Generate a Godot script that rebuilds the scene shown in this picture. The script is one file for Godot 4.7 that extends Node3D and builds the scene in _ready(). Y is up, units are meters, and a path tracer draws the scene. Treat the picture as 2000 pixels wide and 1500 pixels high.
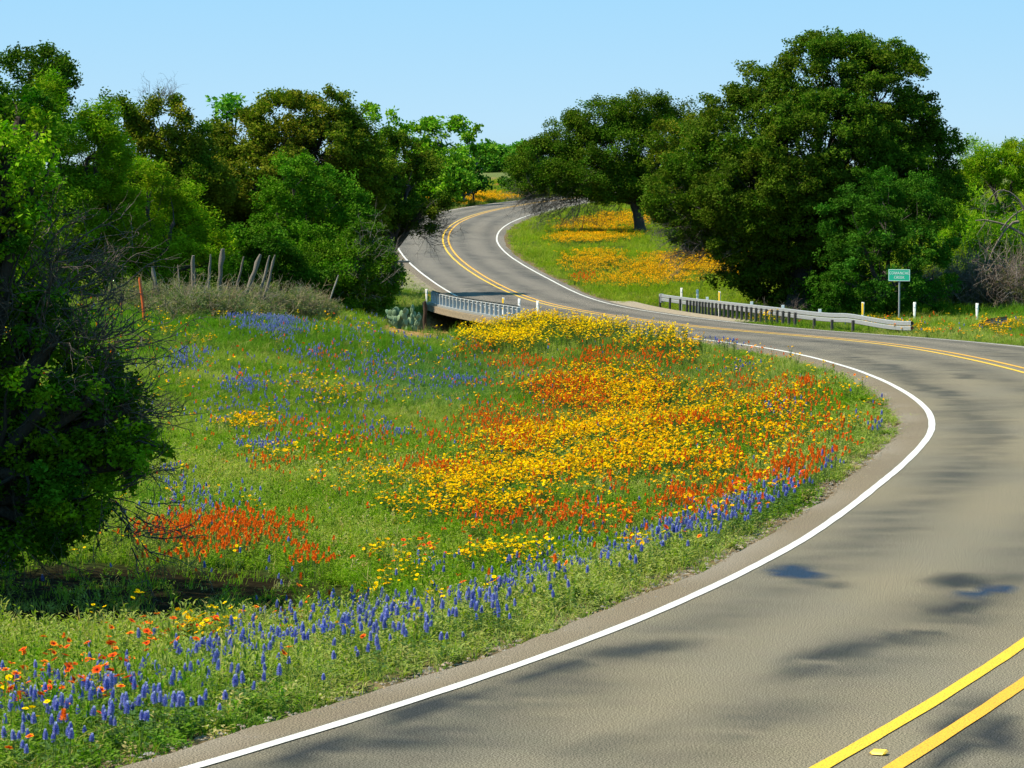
extends Node3D
# A two-lane country road winding through wildflowers. Metres, y up; the camera looks towards -z, "depth" is -z.

const F := 6000.0          # focal length in photo pixels (photo 2000 x 1500)
const YC := 5.2            # camera height
const PITCH := 0.0698860   # atan(420 / 6000)
const LANE_KEYS := [
	[-3.5, 3.2, 2.2, 3.2, 3.3], [-1.6, 7.0, 2.4, 3.2, 3.3], [0.25, 10.8, 2.72, 3.2, 3.3],
	[1.65, 14.92, 2.96, 3.09, 3.3], [3.02, 18.75, 3.15, 3.03, 3.3], [5.32, 25.18, 3.27, 3.11, 3.3], [7.4, 33.47, 3.4, 3.29, 3.3],
	[9.16, 42.3, 3.57, 3.16, 3.3], [10.14, 51.78, 3.83, 3.21, 3.3], [10.43, 62.84, 4.07, 3.17, 3.3], [9.85, 75.02, 4.32, 3.27, 3.26],
	[8.34, 86.81, 4.71, 3.12, 3.06], [6.01, 98.68, 5.09, 3.06, 2.81], [3.33, 111.62, 5.31, 2.93, 2.62], [0.76, 125.82, 5.43, 2.66, 2.57],
	[-1.2, 143.26, 5.2, 2.53, 3.19], [-3.11, 164.07, 4.78, 2.66, 3.09], [-4.33, 188.15, 4.22, 2.99, 3.02], [-4.01, 215.45, 3.6, 3.45, 3.66],
	[-1.06, 246.34, 3.09, 3.78, 4.06], [5.1, 281.5, 2.67, 3.67, 3.89], [14.51, 321.17, 2.26, 3.57, 3.74], [27.0, 360.0, 1.9, 3.5, 3.6], [42.0, 398.0, 1.6, 3.5, 3.6]]
const BRIDGE_NEAR := 107.0
const BRIDGE_FAR := 125.5

var rng := RandomNumberGenerator.new()
var bump := FastNoiseLite.new()
var patchy := FastNoiseLite.new()
var used := {}
var M := {}

# ------------------------------------------------------------------ camera geometry
func at(u: float, v: float, depth: float) -> Vector3:      # the point at that depth that the photo shows there
	var a := (u - 1000.0) / F
	var b := (750.0 - v) / F
	var t := depth / (cos(PITCH) + b * sin(PITCH))
	return Vector3(a * t, YC + t * (b * cos(PITCH) - sin(PITCH)), -depth)

func seen_at(p: Vector3) -> Vector2:
	var dy := p.y - YC
	var dc := -p.z * cos(PITCH) - dy * sin(PITCH)
	if dc < 0.5: return Vector2(-9999, -9999)
	return Vector2(1000.0 + F * p.x / dc, 750.0 - F * (dy * cos(PITCH) - p.z * sin(PITCH)) / dc)

func ground_at(u: float, v: float, depth: float) -> Vector3:   # on the ground below that point
	var p := at(u, v, depth)
	p.y = hgt(p.x, depth)
	return p

func ground_seen(u: float, v: float, from := 14.0) -> Vector3:     # the first ground behind that point of the photo
	var d := from
	while d < 400.0:
		var p := at(u, v, d)
		if p.y <= hgt(p.x, d): return Vector3(p.x, hgt(p.x, d), p.z)
		d += 0.25
	return ground_at(u, v, 400.0)

# ------------------------------------------------------------------ mesh building
class Build:
	var v := PackedVector3Array()
	var n := PackedVector3Array()
	var c := PackedColorArray()
	func tri(a: Vector3, b: Vector3, d: Vector3, col: Color) -> void:
		var nn := (d - a).cross(b - a).normalized()
		v.append(a); v.append(b); v.append(d)
		n.append(nn); n.append(nn); n.append(nn)
		c.append(col); c.append(col); c.append(col)
	func quad(a: Vector3, b: Vector3, d: Vector3, e: Vector3, col: Color) -> void:
		tri(a, b, d, col); tri(a, d, e, col)
	func smooth(a: Vector3, na: Vector3, b: Vector3, nb: Vector3, d: Vector3, nd: Vector3, col: Color) -> void:
		v.append(a); v.append(b); v.append(d)
		n.append(na); n.append(nb); n.append(nd)
		c.append(col); c.append(col); c.append(col)
	func leaf(base: Vector3, dir: Vector3, side: Vector3, len: float, wid: float, fold: Vector3, col: Color) -> void:
		var m := base + dir * len * 0.45 + fold * wid * 0.5
		var t := base + dir * len
		tri(base, m + side * wid * 0.5, t, col)
		tri(base, t, m - side * wid * 0.5, col)
	func tube(pts: PackedVector3Array, rad: PackedFloat32Array, sides: int, col: Color, cap := true) -> void:
		var rings: Array = []
		var up := Vector3(0.31, 0.17, 0.93)
		for i in pts.size():
			var t := (pts[mini(i + 1, pts.size() - 1)] - pts[maxi(i - 1, 0)]).normalized()
			var e := (up - t * up.dot(t)).normalized()
			up = e
			var w := t.cross(e)
			var ring := PackedVector3Array()
			for k in sides:
				var a := TAU * k / sides
				ring.append(e * cos(a) + w * sin(a))
			rings.append(ring)
		for i in pts.size() - 1:
			for k in sides:
				var k2 := (k + 1) % sides
				var na: Vector3 = rings[i][k]
				var nb: Vector3 = rings[i][k2]
				var nc: Vector3 = rings[i + 1][k2]
				var nd: Vector3 = rings[i + 1][k]
				var a := pts[i] + na * rad[i]
				var b := pts[i] + nb * rad[i]
				var cc := pts[i + 1] + nc * rad[i + 1]
				var d := pts[i + 1] + nd * rad[i + 1]
				smooth(a, na, d, nd, cc, nc, col)
				smooth(a, na, cc, nc, b, nb, col)
		if cap:
			var last := pts.size() - 1
			for k in range(1, sides - 1):
				tri(pts[last] + rings[last][0] * rad[last], pts[last] + rings[last][k + 1] * rad[last], pts[last] + rings[last][k] * rad[last], col)
	func box(o: Vector3, x: Vector3, y: Vector3, z: Vector3, col: Color, bev := 0.0) -> void:   # centre and half-axes; edges chamfered by bev
		var lx := x.length()
		var ly := y.length()
		var lz := z.length()
		if bev <= 0.0:
			var s := [x, y, z]
			for k in 3:
				var p: Vector3 = s[k]
				var q: Vector3 = s[(k + 1) % 3]
				var r: Vector3 = s[(k + 2) % 3]
				quad(o + p - q - r, o + p - q + r, o + p + q + r, o + p + q - r, col)
				quad(o - p - q - r, o - p + q - r, o - p + q + r, o - p - q + r, col)
			return
		var ax := [x / lx, y / ly, z / lz]
		var h := [lx, ly, lz]
		for k in 3:
			var p: Vector3 = ax[k]
			var q: Vector3 = ax[(k + 1) % 3]
			var r: Vector3 = ax[(k + 2) % 3]
			var hp: float = h[k]
			var hq: float = h[(k + 1) % 3]
			var hr: float = h[(k + 2) % 3]
			for sg: float in [1.0, -1.0]:
				var f := o + p * hp * sg
				var q1 := q * (hq - bev)
				var r1 := r * (hr - bev)
				if sg > 0: quad(f - q1 - r1, f - q1 + r1, f + q1 + r1, f + q1 - r1, col)
				else: quad(f - q1 - r1, f + q1 - r1, f + q1 + r1, f - q1 + r1, col)
				for s2: float in [1.0, -1.0]:      # chamfer between faces p and q
					var e1 := o + p * hp * sg + q * (hq - bev) * s2
					var e2 := o + p * (hp - bev) * sg + q * hq * s2
					if sg * s2 > 0: quad(e1 - r1, e1 + r1, e2 + r1, e2 - r1, col)
					else: quad(e1 - r1, e2 - r1, e2 + r1, e1 + r1, col)
		for sx: float in [1.0, -1.0]:
			for sy: float in [1.0, -1.0]:
				for sz: float in [1.0, -1.0]:
					var bx: Vector3 = ax[0] * sx
					var by: Vector3 = ax[1] * sy
					var bz: Vector3 = ax[2] * sz
					var p1 := o + bx * lx + by * (ly - bev) + bz * (lz - bev)
					var p2 := o + bx * (lx - bev) + by * ly + bz * (lz - bev)
					var p3 := o + bx * (lx - bev) + by * (ly - bev) + bz * lz
					if sx * sy * sz > 0: tri(p1, p3, p2, col)
					else: tri(p1, p2, p3, col)
	func mesh(mat: Material) -> ArrayMesh:
		var a := []
		a.resize(Mesh.ARRAY_MAX)
		a[Mesh.ARRAY_VERTEX] = v
		a[Mesh.ARRAY_NORMAL] = n
		a[Mesh.ARRAY_COLOR] = c
		var m := ArrayMesh.new()
		m.add_surface_from_arrays(Mesh.PRIMITIVE_TRIANGLES, a)
		m.surface_set_material(0, mat)
		return m

func bez(a: Vector3, b: Vector3, d: Vector3, n: int, jit := 0.0) -> PackedVector3Array:
	var o := PackedVector3Array()
	for i in n + 1:
		var t := float(i) / n
		var p := a.lerp(b, t).lerp(b.lerp(d, t), t)
		if i > 0 and i < n: p += Vector3(rng.randf_range(-1, 1), rng.randf_range(-1, 1), rng.randf_range(-1, 1)) * jit
		o.append(p)
	return o

func taper(r0: float, r1: float, n: int) -> PackedFloat32Array:
	var o := PackedFloat32Array()
	for i in n + 1: o.append(lerpf(r0, r1, pow(float(i) / n, 0.8)))
	return o

func rdir() -> Vector3:
	var z := rng.randf_range(-1, 1)
	var a := rng.randf() * TAU
	var r := sqrt(1 - z * z)
	return Vector3(r * cos(a), z, r * sin(a))

# ------------------------------------------------------------------ naming
func numbered(called: String) -> String:
	var k: int = used.get(called, 0)
	used[called] = k + 1
	return called if k == 0 else "%s_%03d" % [called, k]

func tag(o: Node, label: String, category: String, group := "", kind := "") -> Node:
	if label: o.set_meta("label", label)
	if category: o.set_meta("category", category)
	if group: o.set_meta("group", group)
	if kind: o.set_meta("kind", kind)
	return o

func thing(called: String, label: String, category: String, where := Vector3.ZERO, group := "") -> Node3D:
	var o := Node3D.new()
	o.name = numbered(called)
	add_child(o)
	o.position = where
	tag(o, label, category, group)
	return o

func part(called: String, mesh: Mesh, parent: Node, where := Vector3.ZERO, label := "") -> MeshInstance3D:
	var o := MeshInstance3D.new()
	o.name = called
	o.mesh = mesh
	parent.add_child(o, true)
	o.position = where
	if label: o.set_meta("label", label)
	return o

func struct(called: String, mesh: Mesh, label := "") -> MeshInstance3D:
	var o := MeshInstance3D.new()
	o.name = numbered(called)
	o.mesh = mesh
	add_child(o)
	o.set_meta("kind", "structure")
	o.set_meta("category", called.replace("_", " "))
	o.set_meta("label", label)
	return o

func copies(called: String, mesh: Mesh, xf: Array, cols: PackedColorArray, parent: Node) -> MultiMeshInstance3D:
	var mm := MultiMesh.new()
	mm.transform_format = MultiMesh.TRANSFORM_3D
	mm.use_colors = true
	mm.mesh = mesh
	mm.instance_count = xf.size()
	for i in xf.size():
		mm.set_instance_transform(i, xf[i])
		mm.set_instance_color(i, cols[i])
	var o := MultiMeshInstance3D.new()
	o.multimesh = mm
	o.name = called
	parent.add_child(o, true)
	return o

# ------------------------------------------------------------------ materials
func speckle(seed_: int, freq: float, lo: Color, hi: Color, size := 512, oct := 4, lo_at := 0.15, hi_at := 0.85) -> NoiseTexture2D:
	var n := FastNoiseLite.new()
	n.seed = seed_
	n.frequency = freq
	n.fractal_octaves = oct
	n.noise_type = FastNoiseLite.TYPE_SIMPLEX_SMOOTH
	var g := Gradient.new()
	g.offsets = PackedFloat32Array([lo_at, hi_at])
	g.colors = PackedColorArray([lo, hi])
	var t := NoiseTexture2D.new()
	t.width = size; t.height = size; t.seamless = true
	t.noise = n
	t.color_ramp = g
	return t

func relief(seed_: int, freq: float, strength: float, size := 512) -> NoiseTexture2D:
	var n := FastNoiseLite.new()
	n.seed = seed_
	n.frequency = freq
	n.fractal_octaves = 4
	var t := NoiseTexture2D.new()
	t.width = size; t.height = size; t.seamless = true
	t.as_normal_map = true
	t.bump_strength = strength
	t.noise = n
	return t

func mat(rough: float, tex: Texture2D = null, scale := Vector3.ONE, nrm: Texture2D = null, metal := 0.0) -> StandardMaterial3D:
	var m := StandardMaterial3D.new()
	m.vertex_color_use_as_albedo = true
	m.albedo_color = Color.WHITE
	m.roughness = rough
	m.metallic = metal
	m.cull_mode = BaseMaterial3D.CULL_DISABLED
	if tex or nrm:
		m.uv1_triplanar = true
		m.uv1_world_triplanar = true
		m.uv1_scale = scale
	if tex: m.albedo_texture = tex
	if nrm:
		m.normal_enabled = true
		m.normal_texture = nrm
		m.normal_scale = 0.7
	return m

func leafy(rough: float, through: Color, spec := 0.4) -> StandardMaterial3D:
	var m := mat(rough)
	m.metallic_specular = spec
	m.backlight_enabled = true
	m.backlight = through
	return m

# ------------------------------------------------------------------ road
var RP := PackedVector3Array()      # centre line
var RL := PackedVector3Array()      # unit vector to the left of travel
var RW := PackedVector2Array()      # distance to the left and right edge lines
var RS := PackedFloat32Array()      # running length

func lay_out_road() -> void:
	var K: Array = LANE_KEYS.duplicate(true)
	var first := []
	var last := []
	for k in 5:
		first.append(2.0 * K[0][k] - K[1][k])
		last.append(2.0 * K[-1][k] - K[-2][k])
	K.push_front(first)
	K.append(last)
	var raw: Array = []
	for i in range(1, K.size() - 2):
		for j in 90:
			var t := j / 90.0
			var w := [(1 - t) ** 3 / 6.0, (3 * t ** 3 - 6 * t * t + 4) / 6.0, (-3 * t ** 3 + 3 * t * t + 3 * t + 1) / 6.0, t ** 3 / 6.0]
			var q := [0.0, 0.0, 0.0, 0.0, 0.0]
			for m in 4:
				for k in 5: q[k] += w[m] * K[i - 1 + m][k]
			raw.append(q)
	var acc := 0.0
	var since := 99.0
	for i in range(1, raw.size() - 1):
		var q: Array = raw[i]
		var p := Vector3(q[0], YC - q[2], -q[1])
		var pv := Vector3(raw[i - 1][0], YC - raw[i - 1][2], -raw[i - 1][1])
		var step := p.distance_to(pv)
		acc += step
		since += step
		if since < (0.16 if q[1] < 45.0 else (0.3 if q[1] < 75.0 else 0.6)): continue
		since = 0.0
		var a: Array = raw[i - 1]
		var b: Array = raw[i + 1]
		var tx: float = b[0] - a[0]
		var tz: float = -(b[1] - a[1])
		var l := sqrt(tx * tx + tz * tz)
		RP.append(p)
		RL.append(Vector3(tz / l, 0, -tx / l))
		RW.append(Vector2(q[3], q[4]))
		RS.append(acc)

func road_point(i: int, off: float) -> Vector3:     # off > 0: to the left; the crown falls 6 cm to the edge lines
	var p := RP[i] + RL[i] * off
	p.y -= 0.06 * pow(absf(off) / 3.2, 1.6)
	return p

func near_index(depth: float) -> int:
	var best := 0
	for i in RP.size():
		if absf(-RP[i].z - depth) < absf(-RP[best].z - depth): best = i
	return best

# ------------------------------------------------------------------ terrain
const GX0 := -45.0
const GD0 := -14.0
const GS := 0.5
const GNX := 211
const GND := 900
var H := PackedFloat32Array()
var RD := PackedFloat32Array()      # distance past the pavement edge (negative on it), 99 far away

func shape_ground() -> void:
	var pts: Array = []
	for q in [[870, 676, 112], [805, 662, 113], [840, 672, 114], [905, 682, 105], [950, 694, 98], [1040, 745, 85], [1010, 860, 66], [850, 960, 52], [700, 1060, 42], [500, 1130, 36], [250, 1190, 32],
			[480, 612, 92], [620, 605, 102], [740, 625, 110], [700, 665, 95], [560, 660, 88], [300, 640, 92], [300, 720, 76], [300, 800, 66], [300, 950, 46],
			[500, 800, 68], [700, 760, 78], [550, 940, 50], [130, 1000, 40], [0, 1010, 36], [0, 1200, 27], [100, 900, 46], [-150, 800, 50],
			[1000, 642, 103], [1100, 642, 101], [1200, 648, 97], [1300, 660, 92], [1400, 676, 86], [1300, 760, 76], [1200, 860, 62], [1500, 800, 56],
			[1400, 930, 44], [1100, 1010, 42], [900, 1120, 34], [600, 1240, 26], [300, 1330, 21], [0, 1430, 18],
			[1800, 640, 95], [2000, 650, 92], [1700, 634, 101], [2000, 620, 110], [1900, 600, 122], [1560, 600, 120], [1700, 606, 118], [1480, 575, 128],
			[1400, 540, 145], [1300, 500, 175], [1250, 464, 200], [1150, 450, 212], [1330, 452, 205], [1450, 500, 170], [1050, 438, 216], [1100, 470, 190],
			[1050, 500, 168], [1150, 540, 150], [1250, 570, 135], [900, 390, 262], [970, 358, 330], [970, 337, 420], [1100, 374, 330], [850, 385, 290], [700, 388, 270],
			[740, 470, 180], [700, 540, 140], [600, 560, 120], [780, 580, 140], [650, 600, 112]]:
		pts.append(at(q[0], q[1], q[2]))
	for q in [[-25, 30, 1.5], [-30, 80, 0.8], [-32, 130, 0.6], [-32, 200, 1.6], [-32, 300, 2.8], [-20, 420, 3.9], [30, 20, 2.6], [35, 60, 1.3], [40, 100, 0.6], [40, 150, 0.8],
			[40, 220, 1.6], [50, 320, 3.0], [50, 430, 4.2], [0, 0, 3.4], [-12, 0, 2.8], [12, 5, 3.2], [20, 40, 1.7], [-15, 12, 2.4], [0, 435, 4.5], [20, 5, 3.2], [-40, 0, 2.6],
			[-6, 119, -1.5], [-2.5, 117, -1.75], [1.5, 115.5, -1.8], [6, 113, -1.7], [9.5, 111, -1.4]]:
		pts.append(Vector3(q[0], q[2], -q[1]))
	# a thin plate through the points
	var n := pts.size()
	var A: Array = []
	for i in n + 3:
		var row := PackedFloat64Array()
		row.resize(n + 4)
		A.append(row)
	for i in n:
		for j in n:
			var d2 := Vector2(pts[i].x - pts[j].x, pts[i].z - pts[j].z).length_squared() / 100.0
			A[i][j] = d2 * log(d2 + 1e-9) if i != j else 0.35
		A[i][n] = 1.0; A[n][i] = 1.0
		A[i][n + 1] = pts[i].x / 10.0; A[n + 1][i] = pts[i].x / 10.0
		A[i][n + 2] = pts[i].z / 10.0; A[n + 2][i] = pts[i].z / 10.0
		A[i][n + 3] = pts[i].y
	var m := n + 3
	for i in m:
		var piv := i
		for r in range(i + 1, m):
			if absf(A[r][i]) > absf(A[piv][i]): piv = r
		var sw: PackedFloat64Array = A[i]
		A[i] = A[piv]
		A[piv] = sw
		for r in range(i + 1, m):
			var f: float = A[r][i] / A[i][i]
			if f == 0.0: continue
			var ri: PackedFloat64Array = A[i]
			var rr: PackedFloat64Array = A[r]
			for k in range(i, m + 1): rr[k] -= f * ri[k]
			A[r] = rr
	var W := PackedFloat64Array()
	W.resize(m)
	for i in range(m - 1, -1, -1):
		var s: float = A[i][m]
		for k in range(i + 1, m): s -= A[i][k] * W[k]
		W[i] = s / A[i][i]
	var cs := 1.5
	var cnx := int(GNX * GS / cs) + 3
	var cnd := int(GND * GS / cs) + 3
	var C := PackedFloat32Array()
	C.resize(cnx * cnd)
	var px := PackedFloat64Array()
	var pz := PackedFloat64Array()
	for p in pts:
		px.append(p.x); pz.append(p.z)
	for j in cnd:
		for i in cnx:
			var x := GX0 + i * cs
			var z := -(GD0 + j * cs)
			var s := W[n] + W[n + 1] * x / 10.0 + W[n + 2] * z / 10.0
			for k in n:
				var dx := x - px[k]
				var dz := z - pz[k]
				var d2 := (dx * dx + dz * dz) * 0.01
				s += W[k] * d2 * log(d2 + 1e-9)
			C[j * cnx + i] = clampf(s, -3.0, 7.0)
	H.resize(GNX * GND)
	RD.resize(GNX * GND)
	RD.fill(99.0)
	for j in GND:
		for i in GNX:
			var fx := i * GS / cs
			var fd := j * GS / cs
			var ix := int(fx)
			var id := int(fd)
			fx -= ix
			fd -= id
			var k := id * cnx + ix
			H[j * GNX + i] = lerpf(lerpf(C[k], C[k + 1], fx), lerpf(C[k + cnx], C[k + cnx + 1], fx), fd) \
				+ 0.10 * bump.get_noise_2d((GX0 + i * GS) * 6.0, (GD0 + j * GS) * 6.0)
	# the road bed: the ground meets the pavement edge and runs a little below it
	var near := PackedFloat32Array()
	near.resize(GNX * GND)
	near.fill(1e9)
	var which := PackedInt32Array()
	which.resize(GNX * GND)
	for s in range(0, RP.size(), 2):
		var p := RP[s]
		var ci := int((p.x - GX0) / GS)
		var cj := int((-p.z - GD0) / GS)
		for j in range(maxi(cj - 15, 0), mini(cj + 16, GND)):
			for i in range(maxi(ci - 15, 0), mini(ci + 16, GNX)):
				var dx := GX0 + i * GS - p.x
				var dz := GD0 + j * GS + p.z
				var d2 := dx * dx + dz * dz
				var k := j * GNX + i
				if d2 < near[k]:
					near[k] = d2
					which[k] = s
	for k in GNX * GND:
		if near[k] > 1e8: continue
		var s := which[k]
		var x := GX0 + (k % GNX) * GS
		var d := GD0 + (k / GNX) * GS
		var off := (x - RP[s].x) * RL[s].x + (-d - RP[s].z) * RL[s].z
		var edge := (RW[s].x if off > 0 else RW[s].y) + 0.5
		var past := absf(off) - edge
		RD[k] = past
		var depth := -RP[s].z
		if depth > BRIDGE_NEAR and depth < BRIDGE_FAR: continue
		var level := RP[s].y - 0.06 * pow(minf(absf(off), edge) / 3.2, 1.6) - (0.05 if past > -0.3 else 0.25)
		H[k] = lerpf(level, H[k], smoothstep(0.2, 2.6, past))

func hgt(x: float, depth: float) -> float:
	var fx := clampf((x - GX0) / GS, 0.0, GNX - 1.001)
	var fd := clampf((depth - GD0) / GS, 0.0, GND - 1.001)
	var ix := int(fx)
	var id := int(fd)
	fx -= ix
	fd -= id
	var k := id * GNX + ix
	return lerpf(lerpf(H[k], H[k + 1], fx), lerpf(H[k + GNX], H[k + GNX + 1], fx), fd)

func past_edge(x: float, depth: float) -> float:
	var fx := clampf((x - GX0) / GS, 0.0, GNX - 1.001)
	var fd := clampf((depth - GD0) / GS, 0.0, GND - 1.001)
	var k := int(fd) * GNX + int(fx)
	fx -= int(fx)
	fd -= int(fd)
	return lerpf(lerpf(RD[k], RD[k + 1], fx), lerpf(RD[k + GNX], RD[k + GNX + 1], fx), fd)

func build_ground() -> void:
	var xs := PackedFloat32Array([-3000, -900, -300, -120, -65])
	for i in GNX: xs.append(GX0 + i * GS)
	xs.append_array(PackedFloat32Array([80, 140, 320, 900, 3000]))
	var ds := PackedFloat32Array([-1500, -300, -70, -30])
	for j in GND: ds.append(GD0 + j * GS)
	ds.append_array(PackedFloat32Array([460, 520, 640, 900, 1500, 4000]))
	var nx := xs.size()
	var v := PackedVector3Array()
	var nn := PackedVector3Array()
	var c := PackedColorArray()
	var ix := PackedInt32Array()
	for d in ds:
		for x in xs:
			var y := hgt(x, d)
			var away := maxf(maxf(GX0 - x, x - (GX0 + GNX * GS)), maxf(GD0 - d, d - (GD0 + GND * GS)))
			if away > 0: y = lerpf(y, 4.9, smoothstep(0.0, 400.0, away))
			v.append(Vector3(x, y, -d))
			var e := 0.4
			nn.append(Vector3(hgt(x - e, d) - hgt(x + e, d), 2 * e, hgt(x, d + e) - hgt(x, d - e)).normalized())
			var green := Color(0.055, 0.085, 0.018)
			var k := 0.5 + 0.5 * patchy.get_noise_2d(x * 2.0, d * 2.0)
			green = green.lerp(Color(0.10, 0.115, 0.03), k)
			if away <= 0:
				var pe := past_edge(x, d)
				if pe < 0.6: green = green.lerp(Color(0.20, 0.14, 0.08), smoothstep(0.6, 0.1, pe))
				var s := seen_at(Vector3(x, y, -d))
				# bare earth: the creek bank and the red cut beside the far field
				var b1 := Vector2((s.x - 818) / 66.0, (s.y - 640) / 26.0).length()
				if d > 92 and d < 135: green = green.lerp(Color(0.40, 0.235, 0.095), smoothstep(1.25, 0.8, b1))
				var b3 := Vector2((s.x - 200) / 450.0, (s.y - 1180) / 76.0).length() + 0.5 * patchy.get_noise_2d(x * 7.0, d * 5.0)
				if d < 50: green = green.lerp(Color(0.022, 0.017, 0.011), smoothstep(1.05, 0.8, b3))      # shadow of the near tree, painted into the soil colour
				var b2 := Vector2((s.x - 963) / 26.0, (s.y - 354) / 8.0).length()
				if d > 290: green = green.lerp(Color(0.42, 0.15, 0.06), smoothstep(1.2, 0.7, b2))
				if d > 340: green = green.lerp(Color(0.20, 0.24, 0.09), 0.7)
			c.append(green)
	for j in ds.size() - 1:
		for i in nx - 1:
			var a := j * nx + i
			ix.append_array(PackedInt32Array([a, a + nx, a + 1, a + 1, a + nx, a + nx + 1]))
	var arr := []
	arr.resize(Mesh.ARRAY_MAX)
	arr[Mesh.ARRAY_VERTEX] = v
	arr[Mesh.ARRAY_NORMAL] = nn
	arr[Mesh.ARRAY_COLOR] = c
	arr[Mesh.ARRAY_INDEX] = ix
	var me := ArrayMesh.new()
	me.add_surface_from_arrays(Mesh.PRIMITIVE_TRIANGLES, arr)
	me.surface_set_material(0, M.soil)
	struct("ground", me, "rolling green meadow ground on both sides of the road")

# ------------------------------------------------------------------ pavement and paint
const STAINS_AND_SHEEN := [[1560, 1118, 75, 22, 8, 1.0, 1], [1590, 1140, 60, 10, 5, 0.7, 0], [1870, 1135, 95, 18, -4, 0.8, 0], [1930, 1155, 70, 16, -8, 0.9, 1], [1880, 1185, 110, 16, -6, 0.8, 0],
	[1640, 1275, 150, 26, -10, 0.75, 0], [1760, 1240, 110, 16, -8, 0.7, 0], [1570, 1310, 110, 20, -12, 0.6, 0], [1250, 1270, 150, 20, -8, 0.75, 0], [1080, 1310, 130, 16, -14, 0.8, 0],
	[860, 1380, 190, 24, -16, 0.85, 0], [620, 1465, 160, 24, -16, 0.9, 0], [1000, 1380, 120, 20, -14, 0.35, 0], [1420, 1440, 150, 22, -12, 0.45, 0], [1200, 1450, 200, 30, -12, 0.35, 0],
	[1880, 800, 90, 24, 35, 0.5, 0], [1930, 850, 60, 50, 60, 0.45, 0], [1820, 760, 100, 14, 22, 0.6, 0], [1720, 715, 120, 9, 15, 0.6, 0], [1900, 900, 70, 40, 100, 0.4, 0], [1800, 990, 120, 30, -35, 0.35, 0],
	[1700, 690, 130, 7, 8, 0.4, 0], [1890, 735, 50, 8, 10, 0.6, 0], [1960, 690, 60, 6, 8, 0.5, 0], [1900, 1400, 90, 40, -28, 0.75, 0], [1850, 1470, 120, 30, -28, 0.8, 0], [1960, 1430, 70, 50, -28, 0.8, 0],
	[900, 545, 40, 10, 30, 0.5, 0], [860, 530, 30, 9, 30, 0.4, 0], [960, 560, 60, 8, 28, 0.5, 0], [1000, 545, 60, 9, 30, 0.45, 0], [930, 500, 30, 20, 55, 0.35, 0], [1300, 640, 120, 6, 5, 0.4, 0]]

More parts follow.
